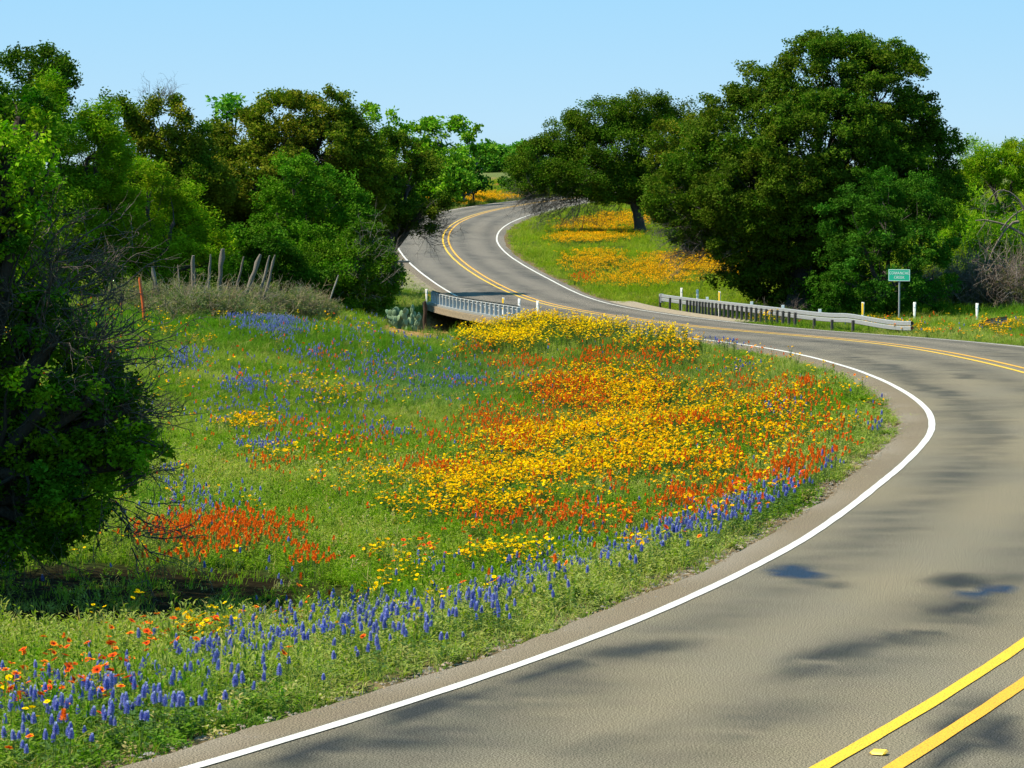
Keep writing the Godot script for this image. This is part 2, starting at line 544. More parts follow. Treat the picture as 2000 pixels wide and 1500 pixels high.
func build_road() -> void:
	var v := PackedVector3Array()
	var c := PackedColorArray()
	var nn := PackedVector3Array()
	var ix := PackedInt32Array()
	var cols := 56
	for i in RP.size():
		var lw := RW[i].x + 0.52 + 0.10 * bump.get_noise_1d(RS[i] * 9.0) + 0.05 * bump.get_noise_1d(RS[i] * 40.0 + 500)
		var rw := RW[i].y + 0.5 + 0.08 * bump.get_noise_1d(RS[i] * 9.0 + 900)
		for k in cols + 1:
			var t := float(k) / cols
			var off := lerpf(lw, -rw, t)
			var p := road_point(i, off)
			if k == 0 or k == cols: p.y -= 0.07
			v.append(p)
			nn.append(Vector3.UP)
			# pale chip seal worn darker where wheels run and where the binder has bled
			var base := Color(0.290, 0.248, 0.168)
			var far := smoothstep(45.0, 100.0, -p.z)
			base = base.lerp(Color(0.235, 0.215, 0.165), 0.55 * smoothstep(0.3, 0.75, 0.5 + 0.5 * patchy.get_noise_2d(p.x * 12.0 + 31.0, p.z * 7.0)))
			base = base.lerp(Color(0.255, 0.227, 0.188), far)
			var wheel := 0.0
			for w in [0.95, 2.55, -0.95, -2.55]: wheel = maxf(wheel, exp(-pow((off - w) / 0.42, 2)))
			var streak := 0.5 + 0.5 * bump.get_noise_2d(RS[i] * 2.2, off * 26.0)
			var ragged := 0.5 + 0.62 * bump.get_noise_2d(p.x * 26.0, p.z * 52.0) + 0.30 * bump.get_noise_2d(p.x * 60.0 + 55.0, p.z * 150.0)
			var blot := 0.5 + 0.5 * patchy.get_noise_2d(RS[i] * 5.0, off * 16.0)
			var dark := wheel * 0.36 * (0.2 + 1.1 * ragged) + 0.30 * smoothstep(0.45, 0.8, blot) * (0.2 + 0.8 * ragged)
			var blue := 0.0
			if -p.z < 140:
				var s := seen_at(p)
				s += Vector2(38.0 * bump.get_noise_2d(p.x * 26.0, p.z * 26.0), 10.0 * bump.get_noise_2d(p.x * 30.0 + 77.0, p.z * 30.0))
				for q in STAINS_AND_SHEEN:
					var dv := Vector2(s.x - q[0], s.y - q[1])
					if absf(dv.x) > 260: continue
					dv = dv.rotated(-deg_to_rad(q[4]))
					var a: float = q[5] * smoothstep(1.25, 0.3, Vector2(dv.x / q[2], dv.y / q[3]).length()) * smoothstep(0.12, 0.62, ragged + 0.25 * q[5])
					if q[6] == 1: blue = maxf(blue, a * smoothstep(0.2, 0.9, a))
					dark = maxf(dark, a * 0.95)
			if off > RW[i].x + 0.02 and off > 0:
				dark *= 0.3
				base = base.lerp(Color(0.270, 0.205, 0.135), 0.6)
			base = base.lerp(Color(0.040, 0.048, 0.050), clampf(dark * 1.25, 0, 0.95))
			base = base.lerp(Color(0.026, 0.060, 0.125), clampf(blue, 0, 0.7))  # sky sheen on the bled binder, painted in as blue
			# a pale lip of chippings along the inner edge
			if t < 0.10 and -p.z < 60: base = base.lerp(Color(0.40, 0.35, 0.28), 0.55 * smoothstep(0.075, 0.0, t) * smoothstep(0.35, 0.75, 0.5 + 0.5 * bump.get_noise_1d(RS[i] * 14.0 + 300)))
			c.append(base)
	for i in RP.size() - 1:
		for k in cols:
			var a := i * (cols + 1) + k
			ix.append_array(PackedInt32Array([a, a + cols + 1, a + 1, a + 1, a + cols + 1, a + cols + 2]))
	var arr := []
	arr.resize(Mesh.ARRAY_MAX)
	arr[Mesh.ARRAY_VERTEX] = v
	arr[Mesh.ARRAY_NORMAL] = nn
	arr[Mesh.ARRAY_COLOR] = c
	arr[Mesh.ARRAY_INDEX] = ix
	var me := ArrayMesh.new()
	me.add_surface_from_arrays(Mesh.PRIMITIVE_TRIANGLES, arr)
	me.surface_set_material(0, M.asphalt)
	var road := struct("road", me, "two-lane asphalt road winding in an S through the meadow")
	for q in [["edge_line", 0, Color(0.53, 0.515, 0.47), "white"], ["edge_line", 1, Color(0.53, 0.515, 0.46), "white"], ["centre_line", 2, Color(0.64, 0.385, 0.0), "yellow"], ["centre_line", 3, Color(0.63, 0.315, 0.0), "yellow"]]:
		var b := Build.new()
		var prev := PackedVector3Array()
		for i in RP.size():
			var o := 0.0
			if q[1] == 0: o = RW[i].x
			elif q[1] == 1: o = -RW[i].y
			elif q[1] == 2: o = 0.17
			else: o = -0.17
			var half := 0.048 + 0.006 * bump.get_noise_1d(RS[i] * 60.0 + q[1] * 100.0)
			o += 0.012 * bump.get_noise_1d(RS[i] * 8.0 + q[1] * 333.0)
			var cur := PackedVector3Array([road_point(i, o + half) + Vector3(0, 0.006, 0), road_point(i, o - half) + Vector3(0, 0.006, 0)])
			if prev.size():
				var worn := 1.0 - 0.10 * maxf(0.0, bump.get_noise_1d(RS[i] * 30.0 + q[1] * 50.0))
				var col: Color = q[2]
				b.quad(prev[0], cur[0], cur[1], prev[1], Color(col.r * worn, col.g * worn, col.b * worn))
			prev = cur
		part(q[0], b.mesh(M.paint), road)
	# raised yellow marker between the centre lines
	var mk := Build.new()
	var p := ground_at(1712, 1480, 15.5)
	var bi := 0
	for i in RP.size():
		if RP[i].distance_to(Vector3(p.x, RP[i].y, p.z)) < RP[bi].distance_to(Vector3(p.x, RP[bi].y, p.z)): bi = i
	var rt := RL[bi].cross(Vector3.UP)
	mk.box(Vector3(0, 0.011, 0), RL[bi] * 0.042, Vector3(0, 0.010, 0), rt * 0.042, Color(0.85, 0.50, 0.02), 0.009)
	var t := thing("road_marker", "small raised yellow reflective button between the two yellow centre lines", "road stud", road_point(bi, 0.0) + Vector3(0, 0.002, 0))
	part("body", mk.mesh(M.plastic), t)
	var ln := Build.new()
	ln.box(rt * -0.039 + Vector3(0, 0.011, 0), RL[bi] * 0.030, (Vector3.UP * 0.8 + rt * 0.6) * 0.007, rt * 0.006, Color(0.9, 0.62, 0.1), 0.002)
	part("reflector", ln.mesh(M.plastic), t)
	# gravel pull-out on the left past the bridge
	var g := Build.new()
	var i0 := near_index(129)
	var i1 := near_index(170)
	for i in range(i0, i1):
		var e0 := 0.5 + 2.4 * sin(PI * float(i - i0) / (i1 - i0))
		var e1 := 0.5 + 2.4 * sin(PI * float(i + 1 - i0) / (i1 - i0))
		var a := road_point(i, RW[i].x + 0.45) + Vector3(0, 0.012, 0)
		var d := road_point(i + 1, RW[i + 1].x + 0.45) + Vector3(0, 0.012, 0)
		var a2 := road_point(i, RW[i].x + e0)
		var d2 := road_point(i + 1, RW[i + 1].x + e1)
		a2.y = RP[i].y - 0.06
		d2.y = RP[i + 1].y - 0.06
		g.quad(a, a2, d2, d, Color(0.34, 0.29, 0.21).lerp(Color(0.25, 0.22, 0.16), rng.randf()))
	struct("gravel_shoulder", g.mesh(M.soil), "pale gravel pull-out beside the road beyond the bridge")

# ------------------------------------------------------------------ plants
var SPRIG := {}

func make_sprig(n: int, size: float, len: float, wid: float, seed_: int, droop := 0.0) -> ArrayMesh:
	rng.seed = seed_
	var b := Build.new()
	for i in n:
		var d := rdir()
		d.y = d.y * 0.7 + 0.15 - droop
		d = d.normalized()
		var base := rdir() * size * pow(rng.randf(), 0.5) * 0.6
		var side := d.cross(rdir()).normalized()
		var k := rng.randf_range(0.72, 1.28)
		b.leaf(base, d, side, len * rng.randf_range(0.7, 1.3), wid * rng.randf_range(0.7, 1.2), d.cross(side) * rng.randf_range(-0.7, 0.7), Color(k, k * rng.randf_range(0.95, 1.05), k))
	return b.mesh(M.leaf)

func make_sprigs() -> void:
	SPRIG["oak"] = [make_sprig(24, 0.36, 0.115, 0.066, 11), make_sprig(24, 0.38, 0.11, 0.07, 12), make_sprig(22, 0.34, 0.12, 0.065, 13)]
	SPRIG["fine"] = [make_sprig(26, 0.36, 0.15, 0.035, 21, 0.25), make_sprig(26, 0.34, 0.13, 0.04, 22, 0.2)]
	SPRIG["far"] = [make_sprig(12, 0.6, 0.34, 0.2, 31), make_sprig(12, 0.6, 0.30, 0.22, 32)]
	SPRIG["near"] = [make_sprig(9, 0.12, 0.062, 0.034, 41), make_sprig(8, 0.13, 0.068, 0.036, 42), make_sprig(10, 0.12, 0.055, 0.034, 43)]

func hue(c: Color, amount: float) -> Color:
	var k := rng.randf_range(1.0 - amount, 1.0 + amount)
	var w := rng.randf_range(-amount, amount) * 0.45
	return Color(c.r * k * (1 + w), c.g * k, c.b * k * (1 - w))

# limbs from the foot to the lobes, twigs out of them, and leaf sprigs in ragged clusters over the lobes
func tree(called: String, label: String, category: String, base: Vector3, depth: float, lobes: Array, o: Dictionary) -> Node3D:
	rng.seed = hash(label)
	var t := thing(called, label, category, base, o.get("group", ""))
	var col: Color = o.col
	var col2: Color = o.get("col2", col)
	var kind: String = o.get("leaf", "oak")
	var dens: float = o.get("dens", 1.0)
	var rc: float = o.get("rc", 0.55)
	var per: int = o.get("per", 15)
	var sc: float = o.get("scale", 1.0)
	var deep: float = o.get("deep", 0.9)
	var L: Array = []
	for q in lobes:
		var r := Vector3(q[2] * depth / F, q[3] * depth / F, 0)
		r.z = maxf(r.x, r.y) * deep
		var shift := (q[4] if q.size() > 4 else rng.randf_range(-0.5, 0.5)) as float
		var cpt := at(q[0], q[1], depth) + Vector3(0, 0, shift * r.z)
		L.append([cpt - base, r, q])
		if o.get("layers", 0) > 0:
			L.append([cpt - base + Vector3(rng.randf_range(-0.3, 0.1), rng.randf_range(-0.1, 0.3), -1.3 * r.z), r * rng.randf_range(0.9, 1.15), q])
			L.append([cpt - base + Vector3(0, 0, -0.35 * r.z), r * 0.68, [0]])
	# wood
	var wood := Build.new()
	var bark := Color(0.085, 0.07, 0.055)
	bark = o.get("bark", bark)
	var tr: float = o.get("trunk", 0.25)
	var mid := Vector3.ZERO
	for l in L: mid += l[0]
	mid /= L.size()
	var fork: Vector3 = o.fork - base if o.has("fork") else Vector3(mid.x * 0.35, mid.y * 0.45, mid.z * 0.3)
	var lean: Vector3 = Vector3(fork.x * 0.3, fork.y * 0.55, fork.z * 0.4)
	var tp := bez(Vector3(0, -0.25, 0), lean, fork, 7, tr * 0.12)
	var trr := taper(tr, tr * 0.68, 7)
	trr[0] = tr * 1.45
	trr[1] = tr * 1.12
	wood.tube(tp, trr, 9, bark)
	var X := [[], PackedColorArray()]
	for li in L.size():
		var l: Array = L[li]
		var cpt: Vector3 = l[0]
		var r: Vector3 = l[1]
		var limb_end := cpt - Vector3(0, r.y * 0.25, 0)
		var bend := fork.lerp(limb_end, 0.5) + Vector3(0, -0.12 * fork.distance_to(limb_end) * rng.randf_range(-0.6, 1.0), 0)
		var lp := bez(fork, bend, limb_end, 6, 0.10 * r.y)
		wood.tube(lp, taper(tr * 0.5, 0.045 * sc + 0.02, 6), 6, bark)
		var area := 4.0 * PI * pow((pow(r.x * r.y, 1.6) + pow(r.x * r.z, 1.6) + pow(r.y * r.z, 1.6)) / 3.0, 1.0 / 1.6)
		var count := int(area * dens)
		for i in count:
			var dir := rdir()
			var rr := lerpf(0.62, 1.0, pow(rng.randf(), 0.6)) * (1.0 + 0.30 * bump.get_noise_3d(dir.x * 60 + li * 40, dir.y * 60, dir.z * 60))
			if rng.randf() < 0.11: rr *= rng.randf_range(1.0, 1.26)
			var p := cpt + dir * r * rr
			if p.y + base.y < hgt(p.x + base.x, -(p.z + base.z)) + 0.15: continue
			var core: bool = l[2].size() == 1
			var inside := false
			for lj in L.size():
				if lj != li and L[lj][2].size() > 1 and ((p - L[lj][0]) / L[lj][1]).length() < 0.66: inside = true
			if inside and not core and rng.randf() < 0.9: continue
			if not core and l[2][0] > -200 and patchy.get_noise_3d((p.x + base.x) * 9.0 / rc, (p.y + base.y) * 12.0 / rc, (p.z + base.z) * 9.0 / rc) < o.get("gap", -0.32): continue
			var cc := col.lerp(col2, clampf(0.5 + 1.3 * patchy.get_noise_3d(p.x * 14.0 + li * 9, p.y * 14.0, p.z * 14.0) + 0.25 * rng.randf_range(-1, 1), 0, 1))
			cc = hue(cc, o.get("vary", 0.22))
			var crc := rc * (rng.randf_range(0.35, 0.75) if rr > 1.05 else rng.randf_range(0.6, 1.35))
			if i % 3 == 0:
				var from := lp[rng.randi_range(3, 6)]
				var way := bez(from, from.lerp(p, 0.55) + rdir() * 0.25 * sc, p, 3, 0.03)
				wood.tube(way, taper(0.035 * sc, 0.008 * sc, 3), 3, bark, false)
			for k in per:
				var q := rdir() * crc * pow(rng.randf(), 0.45)
				q.y *= 0.62
				var bs := Basis(Vector3.UP, rng.randf() * TAU).rotated(Vector3(rng.randf_range(-1, 1), 0, rng.randf_range(-1, 1)).normalized(), rng.randf_range(-0.7, 0.7))
				bs = bs.scaled(Vector3.ONE * sc * rng.randf_range(0.7, 1.3))
				X[0].append(Transform3D(bs, p + q))
				X[1].append(hue(cc, 0.12))
	for tw in o.get("twigs", []):        # bare twigs: [u, v, ru, rv, how many, length, thickness]
		var cpt := at(tw[0], tw[1], depth) - base
		for i in tw[4]:
			var d := rdir()
			var p := cpt + Vector3(d.x * tw[2], d.y * tw[3], d.z * (tw[2] + tw[3]) * 0.5) * depth / F * sqrt(rng.randf())
			var go := (Vector3(d.x, d.y * 0.7, d.z) + (p - fork).normalized() * 0.9 + Vector3(0, o.get("twig_up", -0.15), 0)).normalized()
			twig(wood, p, go, tw[5] * rng.randf_range(0.6, 1.4), tw[6], o.get("twig_col", Color(0.10, 0.085, 0.07)), 2)
	part("trunk", wood.mesh(M.bark), t)
	copies("crown", SPRIG[kind][absi(hash(label)) % SPRIG[kind].size()], X[0], X[1], t).set_meta("kind", "stuff")
	return t

func twig(b: Build, p: Vector3, d: Vector3, len: float, r: float, col: Color, more: int) -> void:
	var pts := PackedVector3Array([p])
	var q := p
	var dd := d
	for i in 4:
		dd = (dd + rdir() * 0.32).normalized()
		q += dd * len / 4.0
		pts.append(q)
	b.tube(pts, taper(r, r * 0.3, 4), 3, hue(col, 0.2), false)
	if more > 0:
		for k in 3:
			var s := pts[rng.randi_range(1, 4)]
			twig(b, s, (dd + rdir() * 0.9).normalized(), len * rng.randf_range(0.4, 0.7), r * 0.6, col, more - 1)

# a leafless or half-dead thicket of upright stems
func thicket(called: String, label: String, base: Vector3, wide: float, tall: float, n: int, col: Color, green: Color, leaves: int, group := "") -> Node3D:
	rng.seed = hash(label)
	var t := thing(called, label, "shrub", base, group)
	var b := Build.new()
	var xf: Array = []
	var cols := PackedColorArray()
	for i in n:
		var a := rng.randf() * TAU
		var rr := sqrt(rng.randf()) * wide
		var p := Vector3(cos(a) * rr, 0, sin(a) * rr * 0.8)
		p.y = hgt(base.x + p.x, -(base.z + p.z)) - base.y - 0.05
		var d := Vector3(p.x / wide * 0.5 + rng.randf_range(-0.35, 0.35), 1.0, rng.randf_range(-0.3, 0.3)).normalized()
		var h := tall * rng.randf_range(0.45, 1.05) * (1.0 - 0.35 * pow(rr / wide, 2))
		twig(b, p, d, h, 0.012 + 0.006 * tall, hue(col, 0.3), 2)
		for k in leaves:
			var s := p + d * h * rng.randf_range(0.2, 1.0) + rdir() * 0.3
			xf.append(Transform3D(Basis(Vector3.UP, rng.randf() * TAU).scaled(Vector3.ONE * rng.randf_range(0.35, 0.7)), s))
			cols.append(hue(green, 0.25))
	part("stem", b.mesh(M.bark), t)
	if xf.size(): copies("foliage", SPRIG["fine"][0], xf, cols, t).set_meta("kind", "stuff")
	return t

func build_trees() -> void:
	var oak := Color(0.072, 0.136, 0.008)
	var oak_brown := Color(0.165, 0.168, 0.011)
	var elm := Color(0.044, 0.135, 0.010)
	var mesq := Color(0.215, 0.310, 0.007)
	var spring := Color(0.200, 0.350, 0.014)
	# right of the road
	tree("oak_tree", "huge spreading dark live oak behind the guardrail, tallest tree at the right", "tree", ground_at(1555, 600, 120), 121,
		[[1655, 115, 75, 55], [1600, 160, 110, 85], [1710, 180, 95, 90], [1520, 200, 90, 80], [1450, 265, 100, 85], [1760, 260, 80, 90], [1600, 280, 150, 110, 0.6], [1700, 330, 130, 100, 0.4], [1400, 330, 85, 80], [1480, 370, 130, 95, 0.5], [1800, 320, 75, 70],
		[1560, 420, 130, 90, 0.5], [1390, 430, 85, 60], [1480, 490, 80, 55], [1830, 380, 55, 60], [1860, 290, 30, 35], [1540, 520, 60, 60, -0.8], [1560, 340, 120, 90, 0.9], [1680, 400, 110, 80, 0.3], [1610, 470, 110, 70, -0.9], [1440, 430, 90, 70, 0.4], [1640, 480, 90, 90, -0.6], [1500, 555, 55, 40, -0.3], [1580, 570, 55, 32, 0.8], [1440, 535, 45, 25, 0.0], [1320, 380, 60, 60]],
		{"col": oak, "col2": Color(0.088, 0.130, 0.009), "bark": Color(0.05, 0.04, 0.032), "trunk": 0.5, "dens": 2.1, "per": 15, "gap": -0.42, "fork": at(1570, 480, 121), "twigs": [[1400, 480, 90, 40, 130, 0.8, 0.014], [1350, 440, 50, 50, 60, 0.7, 0.012]], "twig_col": Color(0.12, 0.10, 0.085)})
	tree("elm_tree", "rounded brighter green tree in front of the huge oak, behind the green sign", "tree", ground_at(1735, 606, 115), 115,
		[[1740, 400, 90, 70], [1680, 450, 80, 70], [1800, 450, 80, 75], [1720, 510, 110, 75, 0.5], [1650, 540, 60, 50], [1820, 530, 55, 60], [1700, 575, 80, 35], [1780, 570, 70, 40], [1640, 590, 45, 25]],
		{"col": elm, "col2": Color(0.055, 0.135, 0.009), "trunk": 0.2, "dens": 1.5, "rc": 0.45, "scale": 0.8})
	tree("leaning_oak_tree", "dark oak leaning left over the far bend, its thick trunk bare below", "tree", ground_at(1252, 464, 203), 203,
		[[1255, 222, 75, 38], [1180, 235, 70, 40], [1310, 225, 35, 35], [1110, 275, 60, 38], [1210, 290, 90, 55], [1290, 290, 60, 65], [1060, 320, 55, 45], [1140, 345, 90, 40], [1040, 350, 40, 32], [1290, 370, 50, 40], [1210, 365, 60, 30]],
		{"col": oak, "col2": Color(0.085, 0.125, 0.008), "trunk": 0.42, "fork": at(1238, 395, 203), "leaf": "oak", "scale": 1.25, "rc": 0.7, "dens": 1.3, "per": 14, "gap": -0.36,
		"twigs": [[1090, 385, 60, 18, 90, 1.5, 0.02], [1130, 395, 50, 18, 60, 1.6, 0.02], [1060, 370, 40, 18, 50, 1.3, 0.02], [1200, 390, 40, 15, 30, 1.2, 0.02]], "twig_col": Color(0.17, 0.145, 0.12), "twig_up": -0.5})
	tree("brown_oak_tree", "brownish half-leafed oak squeezed between the leaning oak and the huge oak", "tree", ground_at(1345, 505, 172), 165,
		[[1330, 290, 55, 60], [1390, 270, 55, 60], [1310, 350, 55, 55], [1360, 380, 70, 60], [1420, 420, 60, 50]],
		{"col": oak_brown, "col2": oak, "trunk": 0.25, "dens": 0.9, "scale": 1.2, "rc": 0.6, "twigs": [[1340, 440, 60, 40, 90, 1.1, 0.016]]})
	for q in [[[[1930, 318, 60, 40], [1985, 315, 50, 40], [1900, 350, 45, 50], [1960, 380, 80, 60], [2060, 330, 70, 60]], 172, 1950, 545, "pale spring-green tree crown at the right edge above the dead limb"],
			[[[1895, 420, 45, 50], [1930, 470, 60, 60], [1885, 500, 45, 60], [1985, 480, 60, 60], [1900, 560, 60, 40]], 136, 1905, 590, "feathery yellow-green tree right of the green sign, in front of the paler crown"],
			[[[2070, 420, 70, 90], [2060, 520, 70, 70]], 140, 2070, 590, "green tree cut off by the right edge behind the dead limb"]]:
		tree("mesquite_tree", q[4], "tree", ground_at(q[2], q[3], q[1]), q[1], q[0], {"col": mesq, "col2": spring, "leaf": "fine", "trunk": 0.14, "scale": 1.3, "dens": 1.3, "per": 14, "rc": 0.5})
	# dead limbs at the right edge
	rng.seed = 77
	var dead := thing("dead_tree", "bare grey dead tree with broken limbs at the right edge", "tree", ground_at(2025, 600, 128))
	var b := Build.new()
	var bo := dead.position
	var P := func(u, v): return at(u, v, 128) - bo
	var gy := Color(0.24, 0.20, 0.155)
	b.tube(bez(Vector3(0, -0.2, 0), P.call(2020, 520), P.call(2012, 440), 6, 0.02), taper(0.16, 0.10, 6), 7, gy)
	for q in [[[2012, 470], [1960, 425], [1905, 431], 0.07], [[1990, 433], [1955, 435], [1925, 530], 0.075], [[2012, 440], [1990, 365], [1950, 372], 0.06], [[1962, 370], [1945, 380], [1940, 400], 0.03], [[1955, 450], [1975, 420], [2005, 405], 0.05], [[1950, 372], [1930, 385], [1925, 400], 0.025], [[1930, 428], [1915, 445], [1908, 460], 0.025], [[1985, 432], [1990, 410], [1975, 395], 0.03]]:
		b.tube(bez(P.call(q[0][0], q[0][1]), P.call(q[1][0], q[1][1]), P.call(q[2][0], q[2][1]), 7, 0.03), taper(q[3], q[3] * 0.35, 7), 6, hue(gy, 0.15))
	for i in 36: twig(b, P.call(rng.randf_range(1910, 2005), rng.randf_range(375, 470)), rdir(), 0.6, 0.012, gy, 1)
	part("trunk", b.mesh(M.bark), dead)
	# grey brush below
	for q in [[1835, 612, 122, 1.0, 1.5, "grey leafless bush right of the sign post, beside a white marker"], [1880, 616, 120, 1.1, 1.9, "brownish tangled bush between two white roadside markers"], [1945, 616, 119, 1.2, 2.2, "tall grey thicket behind the rightmost white marker"], [2005, 616, 118, 1.1, 2.3, "grey thicket cut by the right edge under the dead tree"]]:
		thicket("brush_thicket", q[5], ground_at(q[0], q[1], q[2]), q[3], q[4], 170, Color(0.27, 0.215, 0.175), Color(0.14, 0.15, 0.05), 3, "grey brush along the right verge")
	thicket("roadside_bush", "low grey-brown bush at the huge oak's foot behind the guardrail", ground_at(1520, 602, 117), 0.8, 0.9, 60, Color(0.16, 0.12, 0.10), oak, 2)
	# left of the road
	tree("oak_tree", "dark oak crown rising highest at the top left corner", "tree", ground_at(40, 560, 112), 114,
		[[55, 125, 75, 55], [110, 165, 50, 55], [20, 190, 90, 80], [90, 120, 40, 40], [-40, 160, 70, 80], [-20, 300, 90, 90], [60, 260, 90, 70], [10, 400, 120, 100], [60, 500, 120, 80]], {"col": Color(0.045, 0.095, 0.007), "col2": Color(0.075, 0.13, 0.008), "trunk": 0.3, "scale": 1.05, "rc": 0.45, "dens": 1.1, "gap": -0.22})
	tree("mesquite_tree", "tall feathery yellow-green tree in front of the top left oak", "tree", ground_at(140, 600, 99), 99,
		[[110, 235, 70, 75], [170, 290, 75, 75], [80, 320, 70, 80], [150, 390, 95, 80], [205, 260, 45, 50], [110, 470, 90, 70], [215, 420, 60, 60], [170, 540, 100, 55], [60, 560, 70, 60]],
		{"col": mesq, "col2": Color(0.145, 0.260, 0.008), "leaf": "fine", "trunk": 0.16, "dens": 1.5, "per": 16, "rc": 0.45, "scale": 1.05})
	tree("mesquite_tree", "bushy green tree behind the orange stake, left of the leaning fence posts", "tree", ground_at(300, 590, 101), 101,
		[[290, 380, 60, 60], [340, 420, 75, 60], [270, 470, 70, 60], [330, 500, 80, 55], [260, 545, 60, 40], [400, 500, 60, 50]],
		{"col": Color(0.120, 0.245, 0.008), "col2": mesq, "leaf": "fine", "trunk": 0.14, "dens": 1.4, "per": 16, "rc": 0.45})
	tree("oak_tree", "small brown-tipped oak between the top left oak and the broad brown oak", "tree", ground_at(290, 540, 118), 116,
		[[225, 235, 45, 50], [315, 245, 55, 55], [280, 300, 80, 60], [360, 310, 60, 60], [240, 340, 60, 70], [310, 380, 110, 70], [400, 350, 60, 60], [250, 440, 100, 80], [360, 450, 90, 70]], {"col": oak_brown, "col2": oak, "trunk": 0.22, "dens": 1.8, "rc": 0.45, "twigs": [[315, 200, 40, 12, 40, 0.5, 0.01]], "twig_up": 0.6})
	tree("oak_tree", "broad brown-topped live oak in the middle of the left wood", "tree", ground_at(560, 530, 126), 124,
		[[560, 235, 85, 55], [640, 225, 50, 45], [480, 275, 70, 55], [600, 290, 110, 70, 0.4], [420, 310, 65, 60], [680, 290, 50, 60], [500, 350, 110, 70, 0.5], [410, 390, 80, 70], [660, 360, 60, 60], [570, 400, 120, 60], [450, 460, 110, 60], [660, 430, 90, 60], [720, 330, 50, 60], [380, 470, 90, 70], [560, 470, 120, 60]],
		{"col": oak_brown, "col2": Color(0.105, 0.150, 0.009), "trunk": 0.4, "dens": 1.9, "gap": -0.4, "rc": 0.5, "scale": 1.05})
	tree("oak_tree", "dark oak reaching over the far lane, at the right end of the left wood", "tree", ground_at(770, 520, 131), 131,
		[[770, 310, 55, 50], [800, 350, 65, 50], [735, 350, 50, 55], [835, 385, 40, 35], [770, 400, 75, 45], [810, 420, 50, 30], [740, 440, 50, 40], [700, 400, 60, 60], [725, 480, 60, 50], [690, 300, 40, 50]],
		{"col": Color(0.110, 0.138, 0.010), "col2": oak, "trunk": 0.25, "dens": 2.0, "rc": 0.45, "twigs": [[820, 450, 40, 15, 50, 0.8, 0.014], [845, 430, 20, 15, 20, 0.6, 0.012]], "twig_up": -0.3})
	tree("shrub_tree", "bright mid-green rounded tree in front of the broad brown oak", "tree", ground_at(600, 560, 114), 113,
		[[575, 355, 70, 50], [640, 385, 65, 50], [540, 400, 60, 55], [600, 430, 90, 55], [690, 420, 35, 45]], {"col": Color(0.070, 0.180, 0.010), "col2": Color(0.115, 0.235, 0.010), "trunk": 0.15, "dens": 2.2, "rc": 0.4, "scale": 0.85})
	tree("shrub_tree", "leafy green bush with grey stems beside the prickly pear", "shrub", ground_at(690, 600, 110), 109,
		[[640, 475, 65, 40], [700, 480, 55, 45], [735, 520, 40, 50], [600, 520, 45, 35], [670, 530, 75, 45], [715, 570, 50, 35], [755, 530, 30, 40], [690, 600, 50, 25]],
		{"col": Color(0.095, 0.205, 0.008), "col2": oak, "trunk": 0.08, "dens": 3.0, "rc": 0.35, "scale": 0.8, "gap": -0.4, "twigs": [[690, 560, 70, 40, 80, 0.7, 0.012], [720, 520, 40, 60, 40, 0.6, 0.012]], "twig_col": Color(0.27, 0.24, 0.20), "twig_up": 0.5})
	tree("shrub_tree", "dark green bush behind the leaning fence posts", "shrub", ground_at(470, 560, 108), 107,
		[[440, 490, 70, 40], [520, 480, 60, 40], [380, 530, 60, 35], [560, 520, 50, 35], [300, 560, 60, 35], [230, 575, 60, 35], [480, 530, 70, 40], [600, 560, 50, 35]], {"col": Color(0.05, 0.125, 0.008), "col2": Color(0.08, 0.17, 0.008), "trunk": 0.08, "dens": 2.4, "rc": 0.38, "scale": 0.85})
	# far trees past the second bend
	for q in [[740, 250, 45, 40, "bright spring-green far tree just right of the broad brown oak"], [795, 285, 55, 45, "spring-green far tree, second from the broad brown oak"], [862, 268, 42, 42, "airy spring-green far tree with the tallest tip of its row"], [915, 275, 38, 42, "spring-green far tree at the right end of its row"], [850, 330, 50, 40, "yellow-green lower tree in front of the far row"], [905, 335, 32, 40, "light green slim tree beside the dark far bush"]]:
		var dp := 268.0 if q[1] < 300 else 258.0
		tree("far_tree", q[4], "tree", ground_at(q[0], 388, dp), dp, [[q[0], q[1], q[2], q[3]], [q[0] - q[2] * 0.5, q[1] + q[3] * 0.7, q[2] * 0.8, q[3] * 0.8], [q[0] + q[2] * 0.5, q[1] + q[3] * 0.8, q[2] * 0.8, q[3] * 0.8], [q[0], q[1] + q[3] * 1.4, q[2] * 0.9, q[3] * 0.7]],
			{"col": spring, "col2": Color(0.150, 0.29, 0.018), "leaf": "far", "trunk": 0.2, "dens": 0.6, "rc": 0.8, "per": 11, "gap": -0.12, "scale": 0.9, "bark": Color(0.22, 0.2, 0.17), "group": "spring-green trees past the far bend"})
	tree("far_tree", "dark round bush at the right end of the far row, above the flowers", "shrub", ground_at(925, 372, 262), 260, [[928, 348, 27, 22], [905, 360, 30, 14], [940, 360, 14, 12]], {"col": Color(0.03, 0.10, 0.012), "leaf": "far", "trunk": 0.12, "dens": 0.6, "rc": 0.7, "per": 11, "scale": 0.75})
	tree("far_tree", "dark green bush left of the leaning oak's crown, at the far bend", "shrub", ground_at(1010, 375, 300), 300, [[1012, 345, 28, 24], [1030, 335, 25, 30], [995, 358, 18, 14]], {"col": Color(0.05, 0.12, 0.010), "leaf": "far", "trunk": 0.15, "dens": 0.5, "rc": 0.8, "per": 11, "scale": 0.85})
